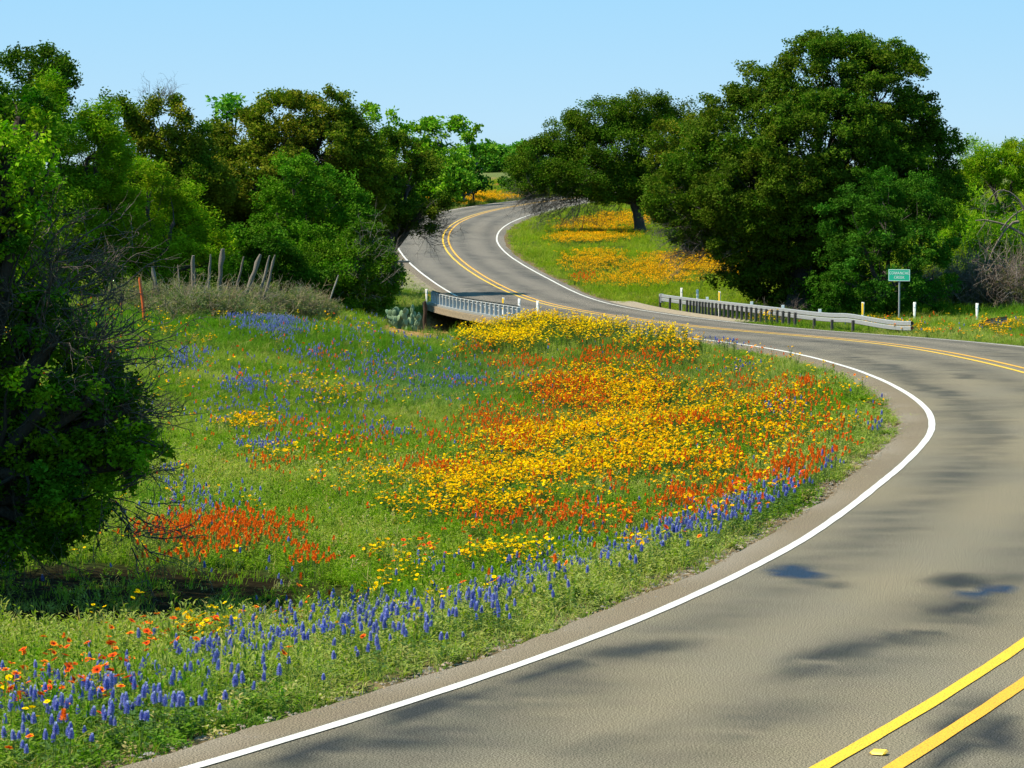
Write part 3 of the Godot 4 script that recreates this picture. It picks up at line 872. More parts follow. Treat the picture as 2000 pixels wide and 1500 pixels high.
	for q in [[985, 308, 32, 20, "hazy green tree on the skyline in the gap, right of the far row"], [955, 305, 22, 22, "hazy green tree on the skyline in the gap, next to the far row"], [1025, 305, 32, 22, "hazy green tree on the skyline beside the leaning oak"], [452, 206, 17, 17, "pale green tree tip peeking over the broad brown oak"]]:
		var dp := 440.0 if q[0] > 900 else 230.0
		tree("skyline_tree", q[4], "tree", ground_at(q[0], 330, dp), dp, [[q[0], q[1], q[2], q[3]], [q[0] - q[2] * 0.6, q[1] + q[3] * 0.6, q[2] * 0.7, q[3] * 0.7], [q[0] + q[2] * 0.6, q[1] + q[3] * 0.6, q[2] * 0.7, q[3] * 0.7]],
			{"col": Color(0.12, 0.28, 0.025), "leaf": "far", "trunk": 0.12, "gap": -0.6, "dens": 1.1, "rc": 1.0, "per": 11, "scale": 1.1, "group": "trees on the skyline"})
	# the near tree that fills the left edge
	tree("near_tree", "dark twiggy tree at the left edge casting a black shadow on the meadow", "tree", at(-110, 1192, 28.5), 28.5,
		[[20, 290, 90, 60, 0.2], [40, 400, 75, 60], [-80, 330, 110, 110], [-60, 520, 120, 120], [40, 620, 70, 60, -0.6], [90, 780, 120, 80, 0.4], [200, 850, 80, 60], [40, 900, 130, 90, 0.3], [150, 960, 90, 70], [-90, 750, 120, 130], [-80, 950, 110, 110], [70, 250, 60, 40], [110, 640, 70, 60], [250, 780, 50, 50], [270, 880, 50, 50], [100, 1020, 110, 50], [-260, 250, 150, 120], [-300, 560, 170, 170], [-150, 180, 110, 80], [-330, 850, 190, 170], [-500, 450, 380, 370, 0.45], [-480, 180, 260, 200, 0.6], [0, 1060, 110, 50], [-120, 1080, 110, 60], [-330, 1050, 170, 80], [180, 760, 90, 70, 0.3], [160, 900, 100, 80, -0.4]],
		{"col": Color(0.040, 0.105, 0.005), "col2": Color(0.190, 0.320, 0.008), "leaf": "near", "trunk": 0.13, "dens": 10.0, "rc": 0.17, "per": 11, "scale": 0.95, "gap": 0.04, "vary": 0.5, "deep": 1.4, "layers": 1, "bark": Color(0.055, 0.042, 0.03),
		"twigs": [[110, 560, 110, 60, 50, 0.42, 0.009], [190, 680, 80, 70, 50, 0.42, 0.009], [230, 800, 70, 60, 40, 0.4, 0.008], [60, 700, 120, 120, 60, 0.45, 0.010], [230, 960, 70, 70, 26, 0.42, 0.009], [270, 1060, 50, 35, 12, 0.4, 0.008], [60, 500, 100, 60, 30, 0.45, 0.010], [50, 1040, 120, 60, 30, 0.5, 0.007]], "twig_col": Color(0.125, 0.095, 0.070), "twig_up": -0.1})
	# dry weeds round the old fence
	for q in [[330, 612, 95, 1.0, 1.0, "dry grey weed clump left of the leaning fence posts"], [400, 618, 93, 1.2, 1.08, "tall dry weed clump in front of the upright fence posts"], [470, 612, 95, 1.1, 1.0, "dry weed clump at the foot of the leaning posts"], [545, 604, 98, 1.0, 1.1, "reddish dry weed clump right of the leaning fence posts"], [600, 606, 101, 0.8, 0.85, "brown dry weed clump below the leafy green bush"], [275, 625, 97, 0.8, 0.7, "low weed clump behind the orange stake"]]:
		thicket("dry_weed_clump", q[5], ground_at(q[0], q[1], q[2]), q[3], q[4], 170, Color(0.33, 0.27, 0.155), Color(0.20, 0.215, 0.085), 6, "dry weeds round the old fence")

# ------------------------------------------------------------------ meadow
const CELL := 8.0
const CW := 260
const CH := 190
var DM := {}

func patch_map() -> void:       # where each kind of flower grows, as ellipses [u, v, half width, half height, turn, density] on the ground that the photo shows there
	var P := {
		"blue": [[520, 625, 70, 28, 6, 1.6], [1050, 1125, 130, 40, -14, 0.45], [850, 1180, 110, 40, -8, 0.5], [600, 690, 55, 12, 4, 0.5], [480, 750, 55, 16, 0, 0.55], [350, 703, 55, 18, -10, 0.6], [500, 868, 60, 14, -3, 0.6], [400, 978, 95, 28, 0, 0.5], [760, 700, 230, 70, 8, 0.12], [560, 780, 200, 80, 0, 0.10], [340, 925, 45, 25, 0, 0.5], [720, 715, 110, 30, 12, 0.3], [880, 738, 40, 14, 0, 0.5], [740, 840, 60, 20, 0, 0.22],
			[1640, 925, 60, 26, -20, 1.0], [1450, 985, 160, 24, -12, 0.75], [1310, 1038, 150, 24, -12, 0.9], [1130, 1056, 45, 16, 0, 0.9], [1560, 955, 90, 30, -15, 0.7], [1190, 1105, 60, 26, 0, 0.4], [1725, 838, 22, 12, 0, 0.7], [1430, 660, 45, 10, 0, 0.6], [1450, 715, 25, 8, 0, 0.5], [1540, 795, 40, 14, 0, 0.3],
			[950, 1190, 62, 30, 0, 1.0], [720, 1215, 200, 45, -4, 0.7], [560, 1265, 200, 70, -5, 0.75], [230, 1370, 220, 70, -5, 0.7], [100, 1390, 140, 80, 0, 0.75], [430, 1340, 170, 70, -8, 0.5], [60, 1100, 90, 20, 0, 0.5], [840, 1100, 50, 14, 0, 0.4], [700, 1270, 120, 40, -8, 0.5], [60, 1455, 110, 40, 0, 0.6]],
		"red": [[1120, 768, 85, 28, 6, 1.0], [1010, 818, 90, 26, 5, 0.5], [1010, 868, 60, 22, 0, 0.6], [430, 1040, 150, 36, -2, 1.0], [350, 1090, 70, 18, 0, 0.7], [600, 1085, 40, 18, 0, 0.6], [860, 912, 90, 12, 3, 0.7], [590, 845, 60, 22, 0, 0.13], [1180, 698, 110, 16, -4, 0.6], [930, 690, 40, 14, 0, 0.8], [1010, 710, 60, 12, 0, 0.5], [1350, 832, 140, 16, -2, 0.6], [1320, 975, 50, 22, 0, 0.7], [1590, 915, 80, 26, -12, 0.7], [1440, 770, 190, 40, 6, 0.25], [1580, 840, 90, 60, 0, 0.16], [1050, 1010, 170, 34, -5, 0.35], [930, 1005, 45, 14, 0, 0.7], [1430, 900, 150, 60, -8, 0.2],
			[640, 700, 40, 25, 0, 0.15], [1140, 545, 25, 8, 0, 0.7], [1575, 750, 18, 7, 0, 0.8], [1270, 700, 60, 14, 0, 0.45], [1430, 950, 120, 24, -12, 0.35], [1280, 1000, 120, 24, -5, 0.3], [700, 870, 90, 40, 0, 0.12], [560, 900, 90, 30, 0, 0.10], [960, 870, 150, 60, 0, 0.13], [1250, 760, 260, 70, 0, 0.16], [1250, 880, 420, 130, -4, 0.12]],
		"blanket": [[90, 1300, 150, 55, -14, 0.55], [290, 1255, 170, 34, -10, 0.5], [540, 1200, 130, 22, -4, 0.3], [20, 1340, 50, 26, 0, 1.0], [1060, 1010, 150, 30, -5, 0.3], [820, 1060, 110, 30, 0, 0.2], [1230, 1010, 140, 26, -8, 0.25], [10, 1450, 30, 30, 0, 0.4], [200, 1330, 90, 30, -10, 0.35], [1480, 960, 130, 30, -12, 0.25]],
		"yellow": [[1110, 640, 190, 26, 2, 0.8], [1000, 665, 100, 24, -8, 0.8], [1270, 672, 110, 22, 6, 0.6], [1250, 770, 200, 40, 3, 0.8], [1160, 880, 260, 62, -8, 0.9], [950, 945, 180, 38, -8, 0.9], [1300, 845, 150, 30, 0, 0.7], [980, 985, 100, 20, -4, 0.9], [1490, 800, 100, 34, 0, 0.35], [990, 1085, 95, 20, -3, 0.8], [810, 1118, 60, 20, 0, 0.6], [730, 1155, 42, 10, 0, 0.9], [400, 1218, 45, 16, 0, 1.0], [735, 1075, 24, 12, 0, 0.7], [640, 765, 80, 22, 10, 0.2], [490, 830, 45, 8, 0, 0.7], [530, 885, 60, 9, 3, 0.7], [350, 662, 70, 10, 6, 0.35], [1400, 920, 60, 22, 0, 0.6], [720, 940, 90, 22, 0, 0.4], [1530, 850, 60, 26, 0, 0.45], [60, 1240, 60, 20, 0, 0.25], [250, 1195, 80, 14, 0, 0.25], [1350, 940, 70, 20, 0, 0.5], [840, 1010, 90, 24, 0, 0.3], [1220, 1060, 90, 12, 0, 0.15], [700, 890, 120, 40, 0, 0.08], [1350, 700, 100, 24, 6, 0.25], [1290, 850, 340, 150, -4, 0.16], [1490, 640, 26, 18, 0, 0.5]],
		"orange": [[1195, 432, 90, 13, -6, 0.95], [1165, 460, 80, 11, -4, 0.8], [1335, 516, 130, 19, -4, 0.85], [1250, 542, 110, 13, -2, 0.55], [1430, 525, 60, 12, 0, 0.9], [1160, 510, 60, 18, 0, 0.6], [1300, 420, 40, 12, 0, 0.7], [930, 388, 75, 10, 0, 1.6], [1000, 387, 50, 6, 0, 1.4], [1745, 632, 50, 5, 3, 0.35], [1955, 636, 40, 9, 0, 0.2], [1850, 645, 110, 10, 3, 0.04], [885, 585, 40, 6, 0, 0.4]]}
	for kind in P:
		var a := PackedFloat32Array()
		a.resize(CW * CH)
		for q in P[kind]:
			var rad := maxf(q[2], q[3]) * 1.6
			for j in range(maxi(0, int((q[1] - rad) / CELL)), mini(CH, int((q[1] + rad) / CELL) + 1)):
				for i in range(maxi(0, int((q[0] - rad) / CELL)), mini(CW, int((q[0] + rad) / CELL) + 1)):
					var d := Vector2((i + 0.5) * CELL - q[0], (j + 0.5) * CELL - q[1]).rotated(-deg_to_rad(q[4]))
					var w: float = q[5] * smoothstep(1.55, 0.25, Vector2(d.x / q[2], d.y / q[3]).length())
					a[j * CW + i] = maxf(a[j * CW + i], w)
		DM[kind] = a

func grows(kind: String, s: Vector2) -> float:
	var i := int(s.x / CELL)
	var j := int(s.y / CELL)
	if i < 0 or j < 0 or i >= CW or j >= CH: return 0.0
	return DM[kind][j * CW + i]

func grass_mesh(seed_: int, n: int, tall: float, wide: float, blade: float) -> ArrayMesh:
	rng.seed = seed_
	var b := Build.new()
	for i in n:
		var a := rng.randf() * TAU
		var p := Vector3(cos(a), 0, sin(a)) * wide * sqrt(rng.randf()) - Vector3(0, 0.03, 0)
		var d := Vector3(rng.randf_range(-0.5, 0.5), 1, rng.randf_range(-0.5, 0.5)).normalized()
		var h := tall * rng.randf_range(0.5, 1.15)
		var side := Vector3(cos(a + 1.3), 0, sin(a + 1.3)) * blade
		var bend := Vector3(d.x * 1.6, -0.35, d.z * 1.6) * h * rng.randf_range(0.3, 0.9)
		var m := p + d * h * 0.6
		var t := p + d * h + bend
		var k := rng.randf_range(0.75, 1.25)
		var col := Color(k * rng.randf_range(0.85, 1.2), k, k * 0.9)
		b.quad(p - side, m - side * 0.8, m + side * 0.8, p + side, col)
		b.tri(m - side * 0.8, t, m + side * 0.8, col)
	return b.mesh(M.grass)

func forb_mesh(seed_: int) -> ArrayMesh:      # a leafy weed
	rng.seed = seed_
	var b := Build.new()
	for s in 5:
		var d := Vector3(rng.randf_range(-0.6, 0.6), 1, rng.randf_range(-0.6, 0.6)).normalized()
		var h := rng.randf_range(0.12, 0.26)
		for k in 8:
			var p := d * h * (k + 1) / 8.0
			var q := rdir()
			q.y = absf(q.y) * 0.6
			q = q.normalized()
			var kk := rng.randf_range(0.8, 1.2)
			b.leaf(p, q, q.cross(Vector3.UP).normalized(), rng.randf_range(0.035, 0.07), 0.022, Vector3.UP * 0.4, Color(kk, kk, kk))
	return b.mesh(M.grass)

# flower parts; each returns [stem and leaves, head]
func bluebonnet_parts(seed_: int, pale := 0.0) -> Array:
	rng.seed = seed_
	var g := Color(0.095, 0.17, 0.045)
	var stem := Build.new()
	var leaf := Build.new()
	var head := Build.new()
	stem.tube(bez(Vector3.ZERO, Vector3(0.01, 0.12, 0), Vector3(0.015, 0.25, 0.01), 4), taper(0.0035, 0.0022, 4), 4, g)
	for i in 9:
		var a := i * 2.4 + rng.randf()
		var out := Vector3(cos(a), 0.25, sin(a)).normalized()
		var o := Vector3(0.01, 0.03 + 0.018 * i, 0) + out * 0.055
		for k in 5:
			var b := a + (k - 2) * 0.62
			var d := Vector3(cos(b), 0.35, sin(b)).normalized()
			leaf.leaf(o, d, d.cross(Vector3.UP).normalized(), 0.036, 0.012, Vector3.UP * 0.5, hue(g, 0.2))
	for r in 10:
		var y := 0.200 + 0.0063 * r
		var rad := 0.0150 * (1.0 - pow(maxf(0.0, (r - 3) / 7.5), 1.6)) + 0.002
		var n := 7 if r < 7 else 5
		for k in n:
			var a := TAU * k / n + r * 0.45
			var out := Vector3(cos(a), 0.25, sin(a)).normalized()
			var o := Vector3(0.0135, y, 0.006) + out * rad * 0.35
			var tip := Color(0.135, 0.170, 0.56) if r < 8 else Color(0.42, 0.46, 0.66)
			if r < 7 and rng.randf() < 0.30: tip = Color(0.34, 0.39, 0.72)
			var c := hue(tip.lerp(Color(0.33, 0.36, 0.68), pale), 0.2)
			var sd := out.cross(Vector3.UP).normalized()
			head.leaf(o, out, sd, rad * 0.95 + 0.005, 0.0105, Vector3.UP * 0.8, c)
			head.leaf(o + Vector3(0, 0.004, 0), (out + Vector3.UP * 0.9).normalized(), sd, rad * 0.7 + 0.005, 0.010, out * 0.6, c)
	return [stem, leaf, head]

func paintbrush_parts(seed_: int) -> Array:
	rng.seed = seed_
	var g := Color(0.10, 0.16, 0.04)
	var stem := Build.new()
	var leaf := Build.new()
	var head := Build.new()
	stem.tube(bez(Vector3.ZERO, Vector3(-0.01, 0.12, 0.01), Vector3(0.01, 0.25, 0), 4), taper(0.004, 0.003, 4), 4, g)
	for i in 10:
		var a := i * 2.4
		var d := Vector3(cos(a), 0.7, sin(a)).normalized()
		leaf.leaf(Vector3(0, 0.02 + 0.018 * i, 0), d, d.cross(Vector3.UP).normalized(), 0.055, 0.010, Vector3.UP * 0.3, hue(g, 0.2))
	for r in 7:
		var n := 7
		for k in n:
			var a := TAU * k / n + r * 0.5
			var d := Vector3(cos(a), 0.25 + 0.22 * r, sin(a)).normalized()
			var o := Vector3(0.01, 0.225 + 0.0065 * r, 0) + Vector3(cos(a), 0, sin(a)) * 0.005
			head.leaf(o, d, d.cross(Vector3.UP).normalized(), 0.029 - 0.0016 * r, 0.0145, Vector3.UP * 0.4, hue(Color(0.80, 0.195, 0.018), 0.24))
	return [stem, leaf, head]

func disc_parts(seed_: int, heads: int, tall: float, size: float, petal: Color, tip: Color, eye: Color, spread := 0.09) -> Array:
	rng.seed = seed_
	var g := Color(0.085, 0.16, 0.03)
	var stem := Build.new()
	var leaf := Build.new()
	var head := Build.new()
	var each: Array = []
	for h in heads:
		var at_v := head.v.size()
		var a := rng.randf() * TAU
		var top := Vector3(cos(a) * spread * rng.randf(), tall * rng.randf_range(0.75, 1.05), sin(a) * spread * rng.randf())
		if heads == 1: top = Vector3(0.01, tall, 0.0)
		stem.tube(bez(Vector3.ZERO, Vector3(top.x * 0.2, tall * 0.5, top.z * 0.2), top, 3), taper(0.003, 0.002, 3), 3, g, false)
		for i in 6:
			var b := rng.randf() * TAU
			var d := Vector3(cos(b), 0.6, sin(b)).normalized()
			leaf.leaf(Vector3(top.x * 0.5 * i / 6.0, tall * (0.08 + 0.11 * i), top.z * 0.5 * i / 6.0), d, d.cross(Vector3.UP).normalized(), 0.06, 0.011, Vector3.UP * 0.3, hue(g, 0.2))
		var up := Vector3(rng.randf_range(-0.7, 0.7), 1, rng.randf_range(-0.7, 0.7)).normalized()
		var ex := up.cross(Vector3(0.3, 0.2, 1)).normalized()
		var ey := up.cross(ex)
		for k in 9:
			var b := TAU * k / 9.0
			var d := (ex * cos(b) + ey * sin(b) + up * rng.randf_range(0.05, 0.35)).normalized()
			var side := (ey * cos(b) - ex * sin(b))
			var c := hue(petal, 0.15)
			var m := top + d * size * 0.62
			head.tri(top, m + side * size * 0.30, m - side * size * 0.30, c)
			head.quad(m - side * size * 0.30, m + side * size * 0.30, top + d * size + side * size * 0.18, top + d * size - side * size * 0.18, hue(tip, 0.12))
		for k in 6:
			var b := TAU * k / 6.0
			var b2 := TAU * (k + 1) / 6.0
			head.tri(top + up * size * 0.26, top + (ex * cos(b) + ey * sin(b)) * size * 0.3 + up * 0.004, top + (ex * cos(b2) + ey * sin(b2)) * size * 0.3 + up * 0.004, eye)
		var one := Build.new()
		one.v = head.v.slice(at_v)
		one.n = head.n.slice(at_v)
		one.c = head.c.slice(at_v)
		each.append(one)
	return [stem, leaf, head, each]

func joined(ps: Array) -> ArrayMesh:
	var b := Build.new()
	for p in ps.slice(0, 3):
		b.v.append_array(p.v); b.n.append_array(p.n); b.c.append_array(p.c)
	return b.mesh(M.petal)

func build_meadow() -> void:
	patch_map()
	var gm := [grass_mesh(1, 16, 0.20, 0.13, 0.0045), grass_mesh(2, 14, 0.27, 0.12, 0.0045), grass_mesh(3, 18, 0.15, 0.15, 0.005), forb_mesh(4), forb_mesh(5)]
	var yel := Color(0.76, 0.40, 0.003)
	var pure := Color(0.78, 0.53, 0.003)
	var oran := Color(0.78, 0.40, 0.004)
	var kinds := {
		"blue": [bluebonnet_parts(101), bluebonnet_parts(102, 0.15), bluebonnet_parts(103, 0.3), bluebonnet_parts(104, 0.5), bluebonnet_parts(105, 0.2)],
		"red": [paintbrush_parts(111), paintbrush_parts(112)],
		"blanket": [disc_parts(121, 1, 0.26, 0.030, Color(0.62, 0.045, 0.010), Color(0.74, 0.12, 0.012), Color(0.14, 0.02, 0.01)), disc_parts(122, 2, 0.28, 0.028, Color(0.60, 0.05, 0.010), Color(0.78, 0.25, 0.015), Color(0.12, 0.02, 0.01))],
		"yellow": [disc_parts(131, 5, 0.29, 0.0195, yel, yel, Color(0.45, 0.16, 0.01)), disc_parts(132, 5, 0.32, 0.0205, yel, yel, Color(0.30, 0.06, 0.01)), disc_parts(133, 4, 0.29, 0.0205, pure, pure, Color(0.45, 0.22, 0.01))],
		"orange": [disc_parts(141, 7, 0.30, 0.024, oran, oran, Color(0.5, 0.15, 0.01), 0.16), disc_parts(142, 7, 0.28, 0.024, Color(0.8, 0.40, 0.006), oran, Color(0.5, 0.2, 0.01), 0.16)]}
	var whole := {}
	var spots := {}
	for k in kinds:
		whole[k] = []
		spots[k] = []
		for ps in kinds[k]: whole[k].append(joined(ps))
	rng.seed = 4242
	var GX: Array = []
	var GC: Array = []
	for i in gm.size():
		GX.append([])
		GC.append(PackedColorArray())
	# bands of depth: [from, to, grass tufts per square metre, size, flower tries per square metre]
	for band in [[11.0, 20.0, 210.0, 0.80, 150.0], [20.0, 32.0, 150.0, 0.85, 120.0], [32.0, 50.0, 95.0, 0.95, 150.0], [50.0, 75.0, 60.0, 1.1, 150.0], [75.0, 112.0, 36.0, 1.3, 115.0], [112.0, 160.0, 13.0, 1.55, 55.0], [160.0, 232.0, 7.0, 1.9, 48.0], [232.0, 345.0, 2.0, 2.4, 16.0]]:
		var d0: float = band[0]
		var d1: float = band[1]
		var wide := 0.19 * d1 + 1.5
		var total := int((d1 - d0) * 2 * wide * band[2])
		for i in total:
			var d := rng.randf_range(d0, d1)
			var x := rng.randf_range(-wide, wide)
			if absf(x) > 0.185 * d + 1.5: continue
			var pe := past_edge(x, d)
			if pe < -0.22: continue
			if pe < 0.0 and (d > 60 or rng.randf() > 0.10): continue
			if pe < 0.35 and rng.randf() > 0.25 + 0.6 * bump.get_noise_1d(d * 20.0) + pe * 1.6: continue
			var p := Vector3(x, hgt(x, d), -d)
			var s := seen_at(p)
			if s.y > 1620 or s.y < 300: continue
			if d > 92 and d < 135 and Vector2((s.x - 818) / 70.0, (s.y - 642) / 28.0).length() < 1.05 and rng.randf() < 0.93: continue
			if d > 100 and p.y < -1.3: continue
			var n1 := patchy.get_noise_2d(x * 7.0, d * 5.0)
			var n2 := patchy.get_noise_2d(x * 2.5 + 400, d * 1.6)
			var col := Color(0.160, 0.258, 0.018).lerp(Color(0.300, 0.335, 0.068), clampf(0.45 + n1 * 2.0 + rng.randf_range(-0.3, 0.3), 0, 1))
			col = col.lerp(Color(0.100, 0.222, 0.014), clampf(n2 * 2.6, 0, 0.85))
			if s.y > 1180 or pe < 2.0: col = col.lerp(Color(0.310, 0.335, 0.095), clampf(0.45 + 0.9 * n1 + rng.randf_range(-0.25, 0.25), 0, 1))
			var blue_green := smoothstep(1.0, 0.3, Vector2((s.x - 850) / 200.0, (s.y - 745) / 70.0).length())
			col = col.lerp(Color(0.110, 0.215, 0.075), 0.8 * blue_green)
			if d > 118 and x > -3: col = col.lerp(Color(0.290, 0.335, 0.016), 0.65)
			if d < 110 and rng.randf() < 0.07: col = Color(0.42, 0.36, 0.14)
			var k := rng.randi() % 3
			if d < 60 and rng.randf() < 0.33: k = 3 + rng.randi() % 2
			var tall: float = band[3] * (rng.randf_range(0.65, 1.2) if rng.randf() < 0.88 else rng.randf_range(1.3, 1.9)) * (1.0 + 0.6 * n2)
			var shade_band := Vector2((s.x - 200) / 440.0, (s.y - 1180) / 72.0).length() + 0.5 * n1
			if shade_band < 1.0 and rng.randf() < 0.93: continue  # grass thinned so the painted shadow on the soil shows
			if pe < 0.8: tall *= 0.45 + 0.65 * maxf(pe, 0.0)
			GX[k].append(Transform3D(Basis(Vector3.UP, rng.randf() * TAU).scaled(Vector3(band[3], tall, band[3])), p))
			GC[k].append(hue(col, 0.2))
		var tries := int((d1 - d0) * 2 * wide * band[4])
		var fs := maxf(1.0, pow(band[3], 0.6))
		for i in tries:
			var d := rng.randf_range(d0, d1)
			var x := rng.randf_range(-wide, wide)
			if absf(x) > 0.17 * d: continue
			var pe := past_edge(x, d)
			if pe < 0.15: continue
			var p := Vector3(x, hgt(x, d), -d)
			var s := seen_at(p + Vector3(0, 0.2, 0))
			s += Vector2(22, 12) * Vector2(bump.get_noise_2d(x * 30.0, d * 30.0), bump.get_noise_2d(x * 30.0 + 90, d * 30.0)) * (60.0 / (d + 30.0))
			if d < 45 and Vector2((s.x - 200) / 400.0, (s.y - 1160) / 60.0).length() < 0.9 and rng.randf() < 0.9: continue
			if d > 92 and d < 135 and Vector2((s.x - 818) / 70.0, (s.y - 640) / 28.0).length() < 1.1: continue
			var roll := rng.randf()
			var rough := bump.get_noise_2d(x * 22.0, d * 14.0 + 700)
			var clump := 0.55 + 0.9 * rough
			for kind in kinds:
				var w := grows(kind, s) * maxf(clump if kind != "orange" and kind != "blue" else (0.75 + 0.45 * rough if kind == "orange" else 0.75 + 1.1 * rough), 0.08)
				if kind == "blue": w *= (0.50 if d < 27 else 0.66) if s.x > 330 or s.y > 1200 else 0.25
				elif kind == "blanket": w *= 0.42
				elif kind == "yellow": w *= 0.5 if d < 45 else 0.62
				elif kind == "red": w *= 1.05
				elif kind == "orange": w *= 0.72
				if kind != "orange" and d < 100 and w < 0.012: w = 0.003
				if kind == "orange" and d < 60: w = 0.0
				if roll < w:
					var v: int = rng.randi() % (whole[kind] as Array).size()
					if kind == "yellow" and (d < 36 or s.y < 680) and rng.randf() < 0.75: v = 2
					var sc: float = fs * rng.randf_range(0.8, 1.25) * {"blue": 0.62, "red": 0.70, "blanket": 0.9, "yellow": 0.95, "orange": 0.72}[kind]
					var bs := Basis(Vector3.UP, rng.randf() * TAU).rotated(Vector3(rng.randf_range(-1, 1), 0, rng.randf_range(-1, 1)).normalized(), rng.randf() * 0.30).scaled(Vector3(sc, sc * rng.randf_range(0.8, 1.2) * (1.0 if kind != "yellow" or s.y > 690 else 1.35) * (1.38 if kind == "blue" or kind == "red" else 1.0), sc))
					spots[kind].append([d, v, Transform3D(bs, p), s])
					break
				roll -= w
	var pm := Build.new()
	rng.seed = 31
	for k in 4:
		var po := Vector3(rng.randf_range(-0.02, 0.02), 0, rng.randf_range(-0.02, 0.02))
		var pr := rng.randf_range(0.006, 0.014)
		for e in 6:
			var a0 := TAU * e / 6.0
			var a1 := TAU * (e + 1) / 6.0
			pm.tri(po + Vector3(0, pr * 0.9, 0), po + Vector3(cos(a0), 0, sin(a0)) * pr, po + Vector3(cos(a1), 0, sin(a1)) * pr, hue(Color(0.34, 0.29, 0.22), 0.3))
	var PX: Array = []
	var PC := PackedColorArray()
	for i in range(0, RP.size()):
		if -RP[i].z > 62.0: break
		for k in 14:
			var off := RW[i].x + 0.52 - 0.30 * pow(rng.randf(), 2.2) + 0.22 * rng.randf()
			var p := road_point(i, off) + Vector3(rng.randf_range(-0.1, 0.1), 0, rng.randf_range(-0.1, 0.1))
			p.y = maxf(p.y - 0.004 if off < RW[i].x + 0.45 else -9.0, hgt(p.x, -p.z))
			PX.append(Transform3D(Basis(Vector3.UP, rng.randf() * TAU).scaled(Vector3.ONE * rng.randf_range(0.5, 1.2)), p))
			PC.append(hue(Color(1, 1, 1), 0.2))
	tag(copies("gravel", pm.mesh(M.soil), PX, PC, self), "loose pale gravel strewn along the pavement edge", "gravel", "", "stuff")
	var names := ["meadow_grass", "meadow_grass", "meadow_grass", "meadow_weeds", "meadow_weeds"]
	for i in gm.size():
		var o := copies(numbered(names[i]), gm[i], GX[i], GC[i], self)
		tag(o, ["medium green grass tufts over the whole meadow", "tall thin grass blades mixed into the meadow", "short spreading grass of the meadow and verges", "leafy low weeds in the near meadow", "second kind of leafy weeds in the near meadow"][i], "grass" if i < 3 else "weeds", "", "stuff")
	# the three hundred nearest of each kind stand singly, the rest as one mass
	var said := {"blue": ["bluebonnet", "blue flower spike", "flower_spike"], "red": ["paintbrush_flower", "orange-red brush-shaped flower", "flower_brush"], "blanket": ["blanket_flower", "round red flower", "flower_head"], "yellow": ["yellow_daisy", "yellow daisy cluster", "flower_head"], "orange": ["orange_daisy", "orange daisy cluster", "flower_heads"]}
	for kind in spots:
		var all: Array = spots[kind]
		all.sort_custom(func(a, b): return a[0] < b[0])
		var protos: Array = []
		for ps in kinds[kind]:
			var singles: Array = []
			if ps.size() > 3 and kind != "orange":
				for one in ps[3]: singles.append(one.mesh(M.petal))
			else: singles.append(ps[2].mesh(M.petal))
			protos.append([ps[0].mesh(M.petal), ps[1].mesh(M.petal), singles])
		var single := 0
		var rest: Array = []
		var most := 300
		for q in all:
			var s: Vector2 = q[3]
			if single < most and s.x > 4 and s.x < 1996 and s.y > 20 and s.y < 1496:
				single += 1
				var o := thing(said[kind][0], said[kind][1] + " " + where_words(s, q[0]), "flower", Vector3.ZERO, said[kind][0].replace("_", " ") + "s in the meadow")
				o.transform = q[2]
				var pr: Array = protos[q[1]]
				part("stem", pr[0], o)
				part("leaves", pr[1], o)
				for one in pr[2]: part(said[kind][2], one, o)
			else: rest.append(q)
		for v in whole[kind].size():
			var xf: Array = []
			var cols := PackedColorArray()
			for q in rest:
				if q[1] != v: continue
				xf.append(q[2])
				cols.append(hue(Color(1, 1, 1), 0.12))
			if xf.size():
				tag(copies(numbered(said[kind][0] + "_patch"), whole[kind][v], xf, cols, self), "drifts of " + said[kind][1] + "s farther back in the meadow", "flowers", "", "stuff")

func where_words(s: Vector2, d: float) -> String:
	var a := ""
	if d > 118: a = "on the slope under the far oaks" if s.x > 1040 else "beyond the bend of the far road"
	elif d > 80 and s.x > 1640: a = "on the verge in front of the guardrail"
	elif s.y > 1400: a = "in the nearest grass at the bottom edge"
	elif s.y > 1250: a = "in the grass between the tree shadow and the road"
	elif s.x < 680 and s.y > 1150: a = "in the grass just in front of the tree shadow"
	elif s.x > 680 and s.y > 1150: a = "in the grass beside the inner white line"
	elif s.x < 700: a = "on the bank behind the tree shadow"
	elif s.x > 1250: a = "near the inner edge of the bend"
	else: a = "in the middle of the meadow"
	return a + ("" if d > 118 else (", far left" if s.x < 330 else (", left part" if s.x < 660 else (", right part" if s.x > 1000 else ""))))

# ------------------------------------------------------------------ bridge, rails, posts, sign
func strip(b: Build, line: PackedVector3Array, prof: PackedVector2Array, col: Color, closed := false) -> void:    # prof.x: to the right of the line, prof.y: up
	for i in line.size() - 1:
		var r: Array = []
		for e in 2:
			var j := i + e
			var t := line[mini(j + 1, line.size() - 1)] - line[maxi(j - 1, 0)]
			var side := Vector3(-t.z, 0, t.x).normalized()
			var ring := PackedVector3Array()
			for p in prof: ring.append(line[j] + side * p.x + Vector3(0, p.y, 0))
			r.append(ring)
		var n := prof.size()
		for k in (n if closed else n - 1):
			b.quad(r[0][k], r[1][k], r[1][(k + 1) % n], r[0][(k + 1) % n], col)

func along(line: PackedVector3Array, step: float) -> Array:
	var out: Array = []
	var left := 0.0
	for i in line.size() - 1:
		var seg := line[i].distance_to(line[i + 1])
		while left < seg:
			out.append([line[i].lerp(line[i + 1], left / seg), (line[i + 1] - line[i]).normalized()])
			left += step
		left -= seg
	return out

